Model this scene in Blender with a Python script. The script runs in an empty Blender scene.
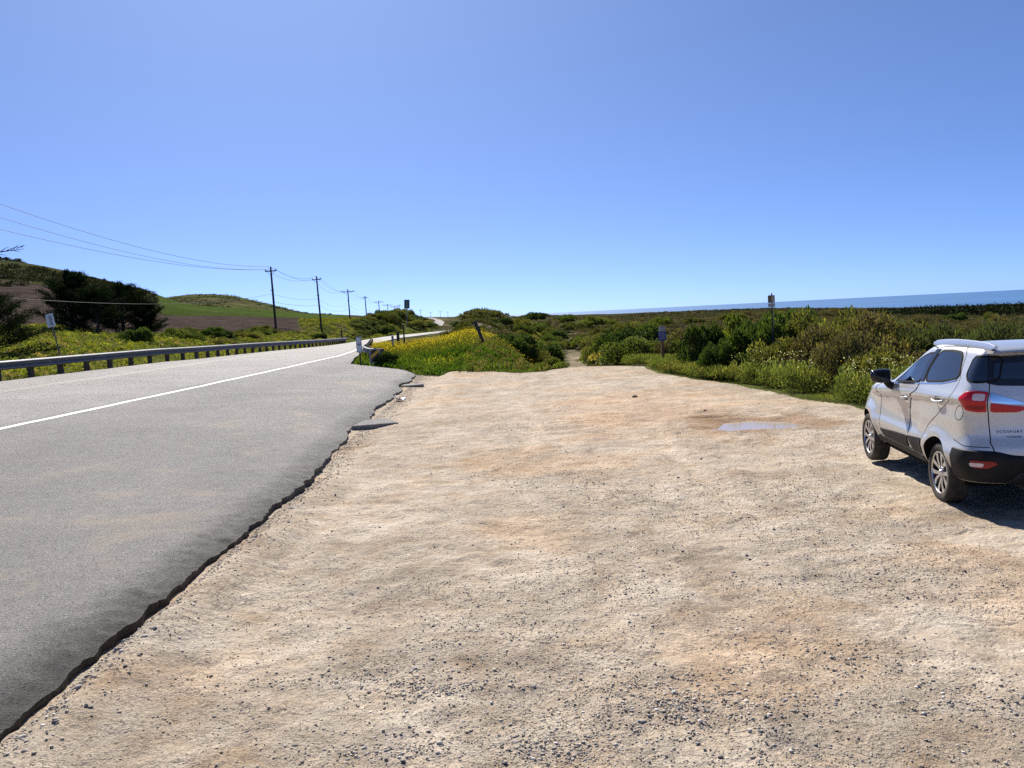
import bpy, bmesh, math, random
import numpy as np
from mathutils import Vector, Matrix
R_=math.radians
rng=np.random.default_rng(7); random.seed(7)
sc=bpy.context.scene
COL=sc.collection
# ------------------------------------------------------------------ camera frame
CAM_H=2.2115; FOC=830.0; PITCH=math.atan(69.1/FOC); ROLL=math.atan(0.0498)
_f=np.array([0,math.cos(PITCH),-math.sin(PITCH)]); _r0=np.array([1.,0,0]); _u0=np.cross(_r0,_f)
_R=_r0*math.cos(ROLL)-_u0*math.sin(ROLL); _U=_u0*math.cos(ROLL)+_r0*math.sin(ROLL)
cd=bpy.data.cameras.new('camera'); co=bpy.data.objects.new('camera',cd); COL.objects.link(co)
cd.sensor_width=36; cd.lens=FOC*36/1024; cd.clip_start=.05; cd.clip_end=200000
M=Matrix.Identity(4)
for i in range(3):
    M[i][0]=_R[i]; M[i][1]=_U[i]; M[i][2]=-_f[i]
M[2][3]=CAM_H
co.matrix_world=M; sc.camera=co
def bearing(px):
    """tangent of the bearing (x/y) of the horizon point in picture column px"""
    py=314.8-0.0498*(px-512); d=_f*FOC+_R*(px-512)-_U*(py-384); return d[0]/d[1]
# ------------------------------------------------------------------ noise
def _h(ix,iy,seed):
    n=(ix.astype(np.int64)*374761393+iy.astype(np.int64)*668265263+seed*982451653)&0x7fffffff
    n=((n^(n>>13))*1274126177)&0x7fffffff
    n=(n^(n>>16))&0xffff
    return n/65535.0
def vn(x,y,seed=0):
    x=np.asarray(x,float); y=np.asarray(y,float)
    ix=np.floor(x); iy=np.floor(y); fx=x-ix; fy=y-iy
    fx=fx*fx*fx*(fx*(fx*6-15)+10); fy=fy*fy*fy*(fy*(fy*6-15)+10)
    a=_h(ix,iy,seed); b=_h(ix+1,iy,seed); c=_h(ix,iy+1,seed); d=_h(ix+1,iy+1,seed)
    return (a+(b-a)*fx)*(1-fy)+(c+(d-c)*fx)*fy-.5
def fbm(x,y,s,oct=4,seed=0,gain=.5):
    t=0;a=1
    for k in range(oct):
        t=t+a*vn(x/s+13.7*k,y/s-7.1*k,seed+k); s=s/2.03; a*=gain
    return t
def sstep(a,b,x):
    t=np.clip((x-a)/(b-a),0,1); return t*t*(3-2*t)
# ------------------------------------------------------------------ objects
def tag(o,label=None,cat=None,group=None,kind=None):
    if label: o['label']=label
    if cat: o['category']=cat
    if group: o['group']=group
    if kind: o['kind']=kind
    return o
def empty(name,loc,rz=0,label=None,cat=None,group=None):
    o=bpy.data.objects.new(name,None); COL.objects.link(o); o.location=loc; o.rotation_euler=(0,0,rz)
    o.empty_display_size=.2
    return tag(o,label,cat,group)
def mesh_np(name,V,F,mat,parent=None,smooth=False,tint=None,mats=None,mi=None):
    """V (n,3); F (m,k) array or list of such arrays/lists of tuples -> one mesh object"""
    me=bpy.data.meshes.new(name)
    V=np.asarray(V,np.float32)
    if isinstance(F,np.ndarray):
        k=F.shape[1]; m=F.shape[0]
        me.vertices.add(len(V)); me.vertices.foreach_set('co',V.ravel())
        me.loops.add(m*k); me.loops.foreach_set('vertex_index',F.astype(np.int32).ravel())
        me.polygons.add(m); me.polygons.foreach_set('loop_start',(np.arange(m)*k).astype(np.int32))
        me.update(calc_edges=True)
    else:
        me.from_pydata([tuple(map(float,v)) for v in V],[],[tuple(int(i) for i in f) for f in F]); me.update()
    for mm in (mats or [mat]): me.materials.append(mm)
    if mi is not None: me.polygons.foreach_set('material_index',np.asarray(mi,np.int32))
    if smooth: me.polygons.foreach_set('use_smooth',np.ones(len(me.polygons),bool))
    if tint is not None:
        at=me.attributes.new('tint','FLOAT_COLOR','POINT')
        c=np.ones((len(V),4),np.float32); c[:,:3]=tint; at.data.foreach_set('color',c.ravel())
    o=bpy.data.objects.new(name,me); COL.objects.link(o)
    if parent is not None: o.parent=parent
    return o
class MB:
    """collects shapes; build() links them as ONE mesh object"""
    def __init__(s): s.V=[]; s.F=[]; s.mi=[]; s.sm=[]
    def add(s,V,F,mi=0):
        b=len(s.V); s.V+= [tuple(v) for v in V]; s.F+=[tuple(i+b for i in f) for f in F]; s.mi+=[mi]*len(F)
    def box(s,c,size,rot=None,mi=0,bev=0.0):
        x,y,z=[q/2 for q in size]
        if bev<=0:
            P=[(a*x,b*y,d*z) for a in(-1,1) for b in(-1,1) for d in(-1,1)]
            F=[(0,1,3,2),(4,6,7,5),(0,4,5,1),(2,3,7,6),(0,2,6,4),(1,5,7,3)]
        else:
            bm=bmesh.new(); bmesh.ops.create_cube(bm,size=1)
            for v in bm.verts: v.co=Vector((v.co.x*2*x,v.co.y*2*y,v.co.z*2*z))
            bmesh.ops.bevel(bm,geom=bm.edges[:],offset=bev,segments=2,profile=.6,affect='EDGES')
            bm.verts.index_update(); P=[v.co.copy() for v in bm.verts]; F=[[v.index for v in f.verts] for f in bm.faces]; bm.free()
        out=[]
        for p in P:
            p=Vector(p)
            if rot is not None: p=rot@p
            out.append(p+Vector(c))
        s.add(out,F,mi)
    def tube(s,pts,rad,n=8,mi=0,cap=True):
        pts=[Vector(p) for p in pts]; m=len(pts)
        if not hasattr(rad,'__len__'): rad=[rad]*m
        V=[];F=[]; up0=None
        for i,p in enumerate(pts):
            t=(pts[min(i+1,m-1)]-pts[max(i-1,0)]).normalized()
            if up0 is None:
                up0=Vector((0,0,1)) if abs(t.z)<.9 else Vector((1,0,0))
            a=t.cross(up0).normalized(); b=a.cross(t).normalized(); up0=b
            for k in range(n):
                an=2*math.pi*k/n; V.append(p+(a*math.cos(an)+b*math.sin(an))*rad[i])
        for i in range(m-1):
            for k in range(n):
                F.append((i*n+k,i*n+(k+1)%n,(i+1)*n+(k+1)%n,(i+1)*n+k))
        if cap: F.append(tuple(range(n))[::-1]); F.append(tuple((m-1)*n+k for k in range(n)))
        s.add(V,F,mi)
    def lathe(s,prof,axis='x',c=(0,0,0),n=40,mi=0):
        """prof: list of (radius, axial); closed loop not assumed"""
        V=[];F=[]; m=len(prof)
        for r,a in prof:
            for k in range(n):
                an=2*math.pi*k/n
                V.append((c[0]+a,c[1]+r*math.cos(an),c[2]+r*math.sin(an)) if axis=='x' else (c[0]+r*math.cos(an),c[1]+r*math.sin(an),c[2]+a))
        for i in range(m-1):
            for k in range(n): F.append((i*n+k,i*n+(k+1)%n,(i+1)*n+(k+1)%n,(i+1)*n+k))
        s.add(V,F,mi)
    def sweep(s,path,prof,mi=0,cap=True):
        """path: list of points (x,y,z); prof: list of (side,up), closed"""
        path=[Vector(p) for p in path]; m=len(path); n=len(prof); V=[];F=[]
        for i,p in enumerate(path):
            t=path[min(i+1,m-1)]-path[max(i-1,0)]; t.z=0; t.normalize(); sd=Vector((t.y,-t.x,0))
            for a,b in prof: V.append(p+sd*a+Vector((0,0,b)))
        for i in range(m-1):
            for k in range(n): F.append((i*n+k,(i+1)*n+k,(i+1)*n+(k+1)%n,i*n+(k+1)%n))
        if cap: F.append(tuple(range(n))); F.append(tuple((m-1)*n+k for k in range(n))[::-1])
        s.add(V,F,mi)
    def build(s,name,mat,parent=None,smooth=None,mats=None,fix=True):
        o=mesh_np(name,s.V,s.F,mat,parent,mats=mats,mi=s.mi)
        if fix:
            bm=bmesh.new(); bm.from_mesh(o.data); bmesh.ops.recalc_face_normals(bm,faces=bm.faces[:]); bm.to_mesh(o.data); bm.free()
        if smooth is not None:
            o.data.polygons.foreach_set('use_smooth',np.ones(len(o.data.polygons),bool)); o.data.set_sharp_from_angle(angle=R_(smooth))
        return o
def copy_thing(o,parent=None):
    c=o.copy(); COL.objects.link(c); c.parent=parent
    for ch in list(o.children): copy_thing(ch,c)
    return c
# ------------------------------------------------------------------ materials
def mat(name,color=(.5,.5,.5),rough=.6,metal=0,spec=.5,coat=0,coat_r=.05,emit=None):
    m=bpy.data.materials.new(name); m.use_nodes=True; b=m.node_tree.nodes['Principled BSDF']
    b.inputs['Base Color'].default_value=(*color,1); b.inputs['Roughness'].default_value=rough; b.inputs['Metallic'].default_value=metal
    b.inputs['Specular IOR Level'].default_value=spec; b.inputs['Coat Weight'].default_value=coat; b.inputs['Coat Roughness'].default_value=coat_r
    return m
class NT:
    def __init__(s,m): s.t=m.node_tree; s.n=s.t.nodes; s.b=s.n.get('Principled BSDF'); s.out=s.n['Material Output']
    def new(s,t,**k):
        n=s.n.new(t)
        for a,v in k.items(): setattr(n,a,v)
        return n
    def link(s,a,b): s.t.links.new(a,b)
    def pos(s,obj=False):
        if obj: return s.new('ShaderNodeTexCoord').outputs['Object']
        return s.new('ShaderNodeNewGeometry').outputs['Position']
    def noise(s,vec,scale,detail=4,rough=.6,dist=0):
        n=s.new('ShaderNodeTexNoise'); n.inputs['Scale'].default_value=scale; n.inputs['Detail'].default_value=detail
        n.inputs['Roughness'].default_value=rough; n.inputs['Distortion'].default_value=dist; s.link(vec,n.inputs['Vector']); return n.outputs['Fac']
    def ramp(s,fac,stops):
        r=s.new('ShaderNodeValToRGB'); e=r.color_ramp.elements
        while len(e)<len(stops): e.new(.5)
        for q,(p,c) in zip(e,stops): q.position=p; q.color=(*c,1) if hasattr(c,'__len__') else (c,c,c,1)
        s.link(fac,r.inputs['Fac']); return r.outputs['Color']
    def mix(s,fac,a,b,mode='MIX'):
        m=s.new('ShaderNodeMix',data_type='RGBA',blend_type=mode)
        for sock,v in ((m.inputs['Factor'],fac),(m.inputs['A'],a),(m.inputs['B'],b)):
            if hasattr(v,'links') or isinstance(v,bpy.types.NodeSocket): s.link(v,sock)
            elif hasattr(v,'__len__'): sock.default_value=(*v,1)
            else: sock.default_value=v
        return m.outputs['Result']
    def math(s,op,a,b=0.):
        m=s.new('ShaderNodeMath',operation=op)
        for i,v in enumerate((a,b)):
            if isinstance(v,bpy.types.NodeSocket): s.link(v,m.inputs[i])
            else: m.inputs[i].default_value=v
        return m.outputs[0]
    def bump(s,h,strength,dist,normal=None):
        b=s.new('ShaderNodeBump'); b.inputs['Strength'].default_value=strength; b.inputs['Distance'].default_value=dist
        s.link(h,b.inputs['Height'])
        if normal is not None: s.link(normal,b.inputs['Normal'])
        return b.outputs['Normal']
    def attr(s,name): return s.new('ShaderNodeAttribute',attribute_name=name).outputs['Color']
MT={}
def build_materials():
    # ---- dirt of the lot
    m=mat('dirt',rough=.95,spec=.04); n=NT(m); p=n.pos()
    big=n.noise(p,.45,5,.6,.4); mid=n.noise(p,2.3,6,.65,.3); fine=n.noise(p,28,5,.7); grit=n.noise(p,120,3,.7)
    c=n.ramp(big,[(.30,(.38,.285,.19)),(.46,(.48,.395,.295)),(.6,(.58,.50,.395)),(.75,(.45,.365,.27))])
    c2=n.ramp(mid,[(.30,(.33,.215,.12)),(.45,(.50,.41,.305)),(.62,(.63,.55,.45)),(.8,(.40,.315,.225))])
    c=n.mix(.55,c,c2)
    c=n.mix(n.ramp(fine,[(.3,.55),(.52,0.)]),c,(.24,.19,.14))
    gr=n.ramp(grit,[(.32,.5),(.47,1.0),(.62,1.15)]); c=n.mix(1,c,gr,'MULTIPLY')
    spk=n.noise(p,52,3,.6); msk=n.noise(p,1.6,4,.6); sp=n.math('MULTIPLY',n.ramp(spk,[(.56,0.),(.63,.95)]),n.ramp(msk,[(.36,.25),(.56,1.)])); c=n.mix(sp,c,(.15,.125,.10))
    lsp=n.ramp(n.noise(p,70,3,.6,.2),[(.60,0.),(.68,.55)]); c=n.mix(n.math('MULTIPLY',lsp,n.ramp(msk,[(.36,.2),(.56,1.)])),c,(.66,.60,.53))
    m9=n.noise(p,9,4,.65,.3); blot=n.ramp(n.noise(p,1.1,6,.7,.8),[(.40,.55),(.52,0.)]); c=n.mix(n.math('MULTIPLY',blot,n.ramp(m9,[(.4,.25),(.6,1.)])),c,(.27,.215,.165)); c=n.mix(1,c,n.attr('tint'),'MULTIPLY'); n.link(c,n.b.inputs['Base Color'])
    pk=n.ramp(n.noise(p,.75,5,.65,.5),[(.42,.30),(.58,1.)])   # packed smooth against loose
    h=n.math('ADD',n.math('ADD',n.math('MULTIPLY',mid,.9),n.math('MULTIPLY',m9,.55)),n.math('MULTIPLY',pk,n.math('ADD',n.math('MULTIPLY',fine,.30),n.math('MULTIPLY',n.math('ADD',grit,spk),.18))))
    n.link(n.bump(h,1.,.06),n.b.inputs['Normal']); MT['dirt']=m
    # ---- general land, colour from the tint attribute, broken by noise
    for nm,sc1,sc2,rg in (('land',.9,9,.9),('hill',.07,.6,.9),('plowed',.5,4,.95),('crop',.4,3,.9)):
        m=mat(nm,rough=rg,spec=0); n=NT(m); p=n.pos()
        a=n.noise(p,sc1,6,.65,.4); b=n.noise(p,sc2,5,.7)
        c=n.mix(1,n.attr('tint'),n.ramp(a,[(.3,.55),(.5,1.),(.72,1.5)]),'MULTIPLY')
        c=n.mix(1,c,n.ramp(b,[(.3,.6),(.5,1.),(.7,1.35)]),'MULTIPLY')
        n.link(c,n.b.inputs['Base Color']); n.link(n.bump(n.math('ADD',a,b),.8,.25 if nm!='hill' else 2.0),n.b.inputs['Normal']); MT[nm]=m
    # ---- asphalt
    m=mat('asphalt',rough=.85,spec=.3); n=NT(m); p=n.pos()
    big=n.noise(p,.35,5,.6,.5); gr=n.noise(p,58,3,.75); gr2=n.noise(p,150,2,.7); mid=n.noise(p,5,5,.7)
    c=n.ramp(big,[(.3,(.225,.21,.19)),(.5,(.26,.243,.22)),(.7,(.295,.276,.248))])
    c=n.mix(1,c,n.ramp(mid,[(.3,.86),(.7,1.12)]),'MULTIPLY')
    c=n.mix(1,c,n.ramp(gr,[(.34,.4),(.46,.95),(.6,1.25),(.7,2.0)]),'MULTIPLY')
    c=n.mix(1,c,n.ramp(gr2,[(.32,.7),(.6,1.2)]),'MULTIPLY')
    dust=n.math('MULTIPLY',n.ramp(n.noise(p,.7,5,.7,.6),[(.52,0.),(.68,.8)]),n.attr('dust'))
    c=n.mix(dust,c,(.40,.33,.25))
    # hairline cracks
    v=n.new('ShaderNodeTexVoronoi',feature='DISTANCE_TO_EDGE'); v.inputs['Scale'].default_value=.16
    wv=n.mix(.12,p,n.new('ShaderNodeTexNoise').outputs['Color'],'ADD'); n.link(wv,v.inputs['Vector'])
    c=n.mix(1,c,n.attr('tint'),'MULTIPLY')
    n.link(c,n.b.inputs['Base Color']); n.link(n.bump(n.math('ADD',gr,n.math('MULTIPLY',gr2,.5)),1.,.03),n.b.inputs['Normal']); MT['asphalt']=m
    # ---- paint on road
    for nm,colr,keep in (('white_paint',(.78,.77,.74),.30),('yellow_paint',(.50,.36,.17),.52)):
        m=mat(nm,rough=.7,spec=.3); n=NT(m); p=n.pos()
        w=n.ramp(n.noise(p,14,5,.75),[(keep,0.),(keep+.1,1.)]); n.link(n.mix(w,(.2,.19,.18),colr),n.b.inputs['Base Color']); MT[nm]=m
    # ---- foliage (tint per leaf, variation per object)
    def leafmat(nm,trans,var=.25):
        m=mat(nm,rough=.75,spec=.10 if nm!='needles' else .02); n=NT(m)
        oi=n.new('ShaderNodeObjectInfo').outputs['Random']
        c=n.mix(1,n.attr('tint'),n.ramp(oi,[(0.,(1-var,1-var*.9,1-var)),(.5,(1.,1.,1.)),(1.,(1+var*1.3,1+var,1+var*.2))]),'MULTIPLY')
        n.link(c,n.b.inputs['Base Color'])
        tr=n.new('ShaderNodeBsdfTranslucent'); n.link(n.mix(1,c,(1.5,1.6,.7),'MULTIPLY'),tr.inputs['Color'])
        ms=n.new('ShaderNodeMixShader'); ms.inputs[0].default_value=trans
        n.link(n.b.outputs[0],ms.inputs[1]); n.link(tr.outputs[0],ms.inputs[2]); n.link(ms.outputs[0],n.out.inputs['Surface']); MT[nm]=m
    leafmat('leaf',.30); leafmat('grass',.4,.1); leafmat('needles',.10,.1); leafmat('petal',.35,.05)
    # ---- wood
    m=mat('bark',rough=.95,spec=.1); n=NT(m); p=n.pos(True); a=n.noise(p,14,5,.7,.5)
    n.link(n.ramp(a,[(.3,(.035,.027,.02)),(.7,(.12,.095,.07))]),n.b.inputs['Base Color']); n.link(n.bump(a,.8,.02),n.b.inputs['Normal']); MT['bark']=m
    m=mat('pole_wood',rough=.9,spec=.15); n=NT(m); mp=n.new('ShaderNodeMapping'); mp.inputs['Scale'].default_value=(8,8,.6); n.link(n.pos(True),mp.inputs['Vector']); a=n.noise(mp.outputs[0],4,5,.7)
    n.link(n.ramp(a,[(.3,(.035,.028,.024)),(.7,(.09,.072,.06))]),n.b.inputs['Base Color']); MT['pole_wood']=m
    # ---- galvanised steel
    m=mat('galvanised',rough=.6,metal=.5); n=NT(m); p=n.pos(True); a=n.noise(p,6,5,.7,.4)
    n.link(n.ramp(a,[(.3,(.085,.09,.105)),(.7,(.15,.155,.17))]),n.b.inputs['Base Color']); n.link(n.ramp(a,[(.3,.55),(.7,.75)]),n.b.inputs['Roughness']); MT['galvanised']=m
    m=mat('wood_post',rough=.9,spec=.2); n=NT(m); a=n.noise(n.pos(True),9,5,.7); n.link(n.ramp(a,[(.3,(.05,.04,.032)),(.7,(.13,.105,.085))]),n.b.inputs['Base Color']); MT['wood_post']=m
    MT['dark_metal']=mat('dark_metal',(.06,.06,.065),.55,.6)
    # ---- sign faces with a bit of dirt
    def signm(nm,c1,rough=.5):
        m=mat(nm,rough=rough,spec=.4); n=NT(m); a=n.noise(n.pos(True),9,5,.7)
        n.link(n.mix(n.ramp(a,[(.35,.4),(.6,0.)]),c1,tuple(q*.55 for q in c1)),n.b.inputs['Base Color']); MT[nm]=m
    signm('sign_white',(.72,.73,.74)); signm('sign_back',(.42,.43,.42)); signm('sign_yellow',(.75,.42,.04)); signm('sign_black',(.02,.02,.02))
    signm('sign_blue',(.05,.07,.22)); signm('sign_brown',(.16,.085,.05)); signm('sign_green',(.10,.15,.12)); signm('sign_grey',(.33,.34,.36)); signm('sign_tan',(.45,.36,.28))
    MT['wire']=mat('wire',(.05,.05,.055),.6); MT['insulator']=mat('insulator',(.25,.24,.23),.25)
    # ---- water
    m=mat('sea_water',(.018,.075,.16),.42,spec=.28); n=NT(m); mp=n.new('ShaderNodeMapping'); mp.inputs['Scale'].default_value=(.0006,.004,1); n.link(n.pos(),mp.inputs['Vector'])
    a=n.noise(mp.outputs[0],1.,6,.65,.6); n.link(n.ramp(a,[(.3,(.035,.115,.25)),(.55,(.055,.15,.31)),(.75,(.085,.19,.36))]),n.b.inputs['Base Color'])
    w=n.noise(n.pos(),.12,4,.7); n.link(n.bump(w,.5,1.),n.b.inputs['Normal']); MT['sea']=m
    m=mat('puddle_water',(.40,.325,.25),.07,spec=.25); MT['puddle']=m
    # ---- stones
    m=mat('stone',rough=.9,spec=.2); n=NT(m); a=n.noise(n.pos(),70,4,.7); n.link(n.mix(1,n.attr('tint'),n.ramp(a,[(.3,.65),(.7,1.3)]),'MULTIPLY'),n.b.inputs['Base Color']); MT['stone']=m
    MT['paper']=mat('paper',(.8,.79,.76),.7)
    # ---- car
    m=mat('car_paint',(.56,.56,.548),.30,metal=.5,coat=.4,coat_r=.05); n=NT(m); p=n.pos(True)
    
    dz=n.new('ShaderNodeSeparateXYZ'); n.link(p,dz.inputs[0])
    d=n.math('MULTIPLY',n.ramp(dz.outputs['Z'],[(.35,.75),(.85,.0)]),n.noise(p,6,5,.7)); n.link(n.mix(d,(.56,.56,.548),(.36,.31,.25)),n.b.inputs['Base Color']); MT['paint']=m
    m=mat('car_plastic',(.028,.029,.032),.6,spec=.22); n=NT(m); p=n.pos(True); n.link(n.ramp(n.noise(p,5,5,.7),[(.35,(.006,.007,.010)),(.8,(.020,.019,.019))]),n.b.inputs['Base Color']); MT['plastic']=m
    MT['gloss_black']=mat('gloss_black',(.01,.01,.011),.12,spec=.5); MT['rubber_seal']=mat('rubber_seal',(.008,.008,.009),.75,spec=.15)
    MT['chrome']=mat('chrome',(.75,.76,.78),.12,metal=1); MT['rail_silver']=mat('rail_silver',(.62,.63,.64),.32,metal=.8)
    MT['rim_face']=mat('rim_face',(.62,.62,.63),.28,metal=.9); MT['rim_dark']=mat('rim_dark',(.035,.035,.04),.45,metal=.4)
    m=mat('tyre',(.02,.02,.02),.85,spec=.25); n=NT(m); n.link(n.ramp(n.noise(n.pos(True),7,5,.7),[(.35,(.018,.018,.018)),(.75,(.085,.07,.055))]),n.b.inputs['Base Color']); MT['tyre']=m
    MT['red_lens']=mat('red_lens',(.50,.004,.010),.22,spec=.35,coat=.25); MT['red_lens_dark']=mat('red_lens_dark',(.25,.003,.008),.25,spec=.3,coat=.2); MT['clear_lens']=mat('clear_lens',(.62,.50,.50),.1,coat=1)
    MT['seat']=mat('seat_cloth',(.02,.02,.022),.9); MT['seam']=mat('seam',(.008,.008,.009),.9); MT['well']=mat('wheel_well',(.008,.008,.008),.95,spec=.1)
    def glass(nm,tint,sp):
        m=bpy.data.materials.new(nm); m.use_nodes=True; n=NT(m); n.n.remove(n.b)
        t=n.new('ShaderNodeBsdfTransparent'); t.inputs[0].default_value=(*tint,1)
        g=n.new('ShaderNodeBsdfGlossy'); g.inputs['Roughness'].default_value=.01; g.inputs[0].default_value=(1,1,1,1)
        fr=n.new('ShaderNodeFresnel'); fr.inputs[0].default_value=sp
        ms=n.new('ShaderNodeMixShader'); n.link(fr.outputs[0],ms.inputs[0]); n.link(t.outputs[0],ms.inputs[1]); n.link(g.outputs[0],ms.inputs[2]); n.link(ms.outputs[0],n.out.inputs['Surface']); MT[nm]=m
    glass('glass_front',(.62,.72,.74),2.1); glass('glass_tint',(.09,.10,.11),2.0); glass('glass_screen',(.72,.78,.78),1.6)
build_materials()
# ================================================================== TERRAIN
def Gy(y): return np.interp(y,[0,15,40,60,80,120,160,200,300],[0,0,-.12,-.36,-.65,-1.1,-1.3,-1.3,-1.3])
def Ky(y): return np.interp(y,[0,40,80,130,200],[.06,.06,.045,.02,.01])
def zroad(x,y): return .05+Ky(y)*np.maximum(-3.05-x,0)+Gy(y)
def Lx(y): return np.interp(y,[-40,28,45,57,70,85,105,130,165,180,190,230],[-17.4,-17.2,-16.9,-17.4,-17.9,-18.6,-20.6,-24,-25.5,-24.7,-22.5,-16])
def Rx(y): return np.interp(y,[-40,11,16.7,28,34.3,36.5,38.4,41,53,70,87,105,131,152,164,181,230],[-3.02,-3.02,-3.3,-3.6,-3.95,-4.6,-6.0,-8.0,-9.7,-12.1,-14.2,-16.5,-18.9,-19.5,-18.5,-17.0,-10])
def Wx(y): return np.interp(y,[-40,16,27,39,51,61,70,87,105,131,152,164,181],[-10.1,-10.05,-9.95,-9.95,-10.5,-11.5,-12.75,-14.9,-17.2,-19.7,-20.3,-19.4,-18])
def Yx(y): return np.interp(y,[-40,25,39,50,65,80,105,130],[-14.75,-14.7,-14.7,-15.3,-16.2,-17.1,-19.4,-22])
# heights by bearing (picture column at the horizon) and forward distance
TAB={-300:[(20,1.),(45,2.),(80,3.6),(120,7),(200,20),(300,42),(360,55),(600,60),(1000,50),(20000,45)],
0:[(28,.9),(45,1.5),(80,2.7),(120,4.9),(200,11.8),(300,27),(360,37.6),(420,38),(520,33),(900,30),(20000,30)],
70:[(29,.9),(50,1.5),(80,2.6),(120,3.8),(200,10),(300,22),(365,31.5),(430,31),(520,27),(900,30),(20000,30)],
117:[(30,.9),(60,1.6),(100,2.2),(150,5.5),(250,14),(370,25.5),(430,25),(520,22),(900,30),(20000,30)],
161:[(36,.8),(60,1.5),(100,1.7),(250,7.5),(370,18.6),(430,18.),(550,18),(900,38),(1100,40),(2000,30),(20000,30)],
182:[(38,.8),(60,1.3),(100,1.5),(250,6.6),(370,14.4),(450,15.6),(550,17),(900,40.5),(1100,43),(2000,30),(20000,30)],
205:[(40,.8),(60,1.1),(100,1.4),(250,6.2),(450,15.),(600,19),(900,41.5),(1100,43.5),(2000,25),(20000,30)],
235:[(45,.6),(60,.9),(100,1.1),(250,5.6),(450,13),(600,17),(900,38),(1100,40),(2000,25),(20000,30)],
270:[(50,.5),(70,.7),(100,1.1),(250,5.),(450,10.5),(600,13.5),(900,27),(1100,29),(2000,20),(20000,30)],
300:[(60,.3),(80,.5),(120,1.3),(250,4.6),(450,8),(600,10),(900,16.7),(1200,17),(2000,15),(20000,25)],
330:[(70,.2),(95,.3),(120,1.),(250,4.2),(450,6.8),(900,11),(2000,13),(20000,20)],
352:[(80,-.2),(110,.1),(130,1.5),(250,3.9),(450,6),(900,9),(2000,10),(20000,20)],
380:[(40,0),(100,-.7),(150,-.8),(166,-.4),(180,1.4),(200,2.2),(250,3),(450,4.5),(900,6),(2000,8),(20000,15)],
400:[(36,0),(100,-.7),(150,-1),(190,-.9),(205,1.6),(220,2.5),(260,2.8),(450,4),(900,5),(2000,7),(20000,15)],
415:[(34,0),(46,.2),(60,.3),(75,.0),(150,-1.2),(190,-1.2),(215,1.2),(260,2.2),(450,3.4),(900,4.3),(2000,6),(20000,15)],
440:[(34,0),(45,.35),(55,.45),(66,.25),(90,-.8),(180,-1.6),(260,-1.4),(350,-.5),(450,.8),(600,2.4),(900,3.2),(2000,4),(20000,10)],
470:[(33,0),(44,.5),(54,.6),(66,.5),(78,.7),(92,1.6),(108,2.2),(122,2.3),(150,.6),(220,-2),(400,-1),(1000,1),(20000,4)],
500:[(32,0),(40,.2),(48,.15),(60,-.5),(78,-.3),(98,1.),(115,1.7),(128,1.6),(170,-.8),(250,-3),(400,-2),(1000,-.5),(5000,-8),(9000,-20),(9800,-40),(20000,-40)],
530:[(32,0),(38,-.6),(50,-1.4),(70,-2.0),(100,-2.4),(140,-2.0),(180,-.5),(230,1.0),(290,.7),(380,-.8),(500,-1.1),(1000,-1.2),(4000,-9),(7800,-21),(8400,-40),(20000,-40)],
560:[(33,0),(45,-1.4),(70,-2.3),(120,-3.4),(175,-2.2),(230,.4),(290,.4),(380,-1.4),(1000,-2.6),(3000,-9),(6800,-21),(7300,-40),(20000,-40)],
600:[(33,0),(45,-1.),(60,-1.7),(90,-2.4),(150,-3.2),(220,-1.1),(280,-1.1),(380,-3.2),(1000,-6.2),(3000,-13),(5600,-21),(6100,-40),(20000,-40)],
650:[(31,0),(40,-.4),(60,-1.3),(100,-2.6),(300,-2.8),(1000,-4.3),(2500,-10.5),(4200,-21),(4600,-40),(20000,-40)],
770:[(20,0),(30,-.2),(60,-1.2),(100,-1.8),(300,-2.0),(600,-4),(1000,-7.),(1900,-17),(2400,-21),(2700,-40),(20000,-40)],
900:[(16,0),(30,-.3),(60,-1.5),(150,-3.4),(300,-6.),(600,-8.5),(1000,-13.5),(1550,-21),(1800,-40),(20000,-40)],
1024:[(14,0),(30,-.3),(60,-1.8),(150,-4.5),(300,-8.5),(600,-11),(1000,-16.),(1300,-21),(1500,-40),(20000,-40)],
1400:[(12,0),(30,-.1),(60,-1.9),(150,-5),(300,-9.5),(600,-12),(900,-17),(1000,-40),(20000,-40)]}
_pc=sorted(TAB); _ba=np.array([bearing(p) for p in _pc]); _ld=np.linspace(math.log(10),math.log(60000),420)
_tz=np.array([np.interp(_ld,[math.log(d) for d,z in TAB[p]],[z for d,z in TAB[p]]) for p in _pc])
for _ in range(2): _tz[:,1:-1]=(_tz[:,:-2]+2*_tz[:,1:-1]+_tz[:,2:])/4
def table(x,y):
    yy=np.maximum(y,6.); a=np.clip(x/yy,_ba[0]+1e-4,_ba[-1]-1e-4)
    i=np.clip(np.searchsorted(_ba,a)-1,0,len(_ba)-2); t=(a-_ba[i])/(_ba[i+1]-_ba[i])
    f=np.clip((np.log(np.maximum(yy,10.01))-_ld[0])/(_ld[1]-_ld[0]),0,len(_ld)-1.001); j=f.astype(int); u=f-j
    def g(k): k=np.clip(k,0,len(_ba)-1); return _tz[k,j]*(1-u)+_tz[k,j+1]*u
    p0,p1,p2,p3=g(i-1),g(i),g(i+1),g(i+2)
    h0=_ba[np.clip(i+1,0,len(_ba)-1)]-_ba[np.clip(i-1,0,len(_ba)-1)]; h1=_ba[np.clip(i+2,0,len(_ba)-1)]-_ba[i]; hh=_ba[i+1]-_ba[i]
    m1=(p2-p0)/h0*hh; m2=(p3-p1)/h1*hh
    lim=3*np.abs(p2-p1)+.0; m1=np.clip(m1,-lim,lim); m2=np.clip(m2,-lim,lim)
    return (2*t**3-3*t**2+1)*p1+(t**3-2*t**2+t)*m1+(-2*t**3+3*t**2)*p2+(t**3-t**2)*m2
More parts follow.
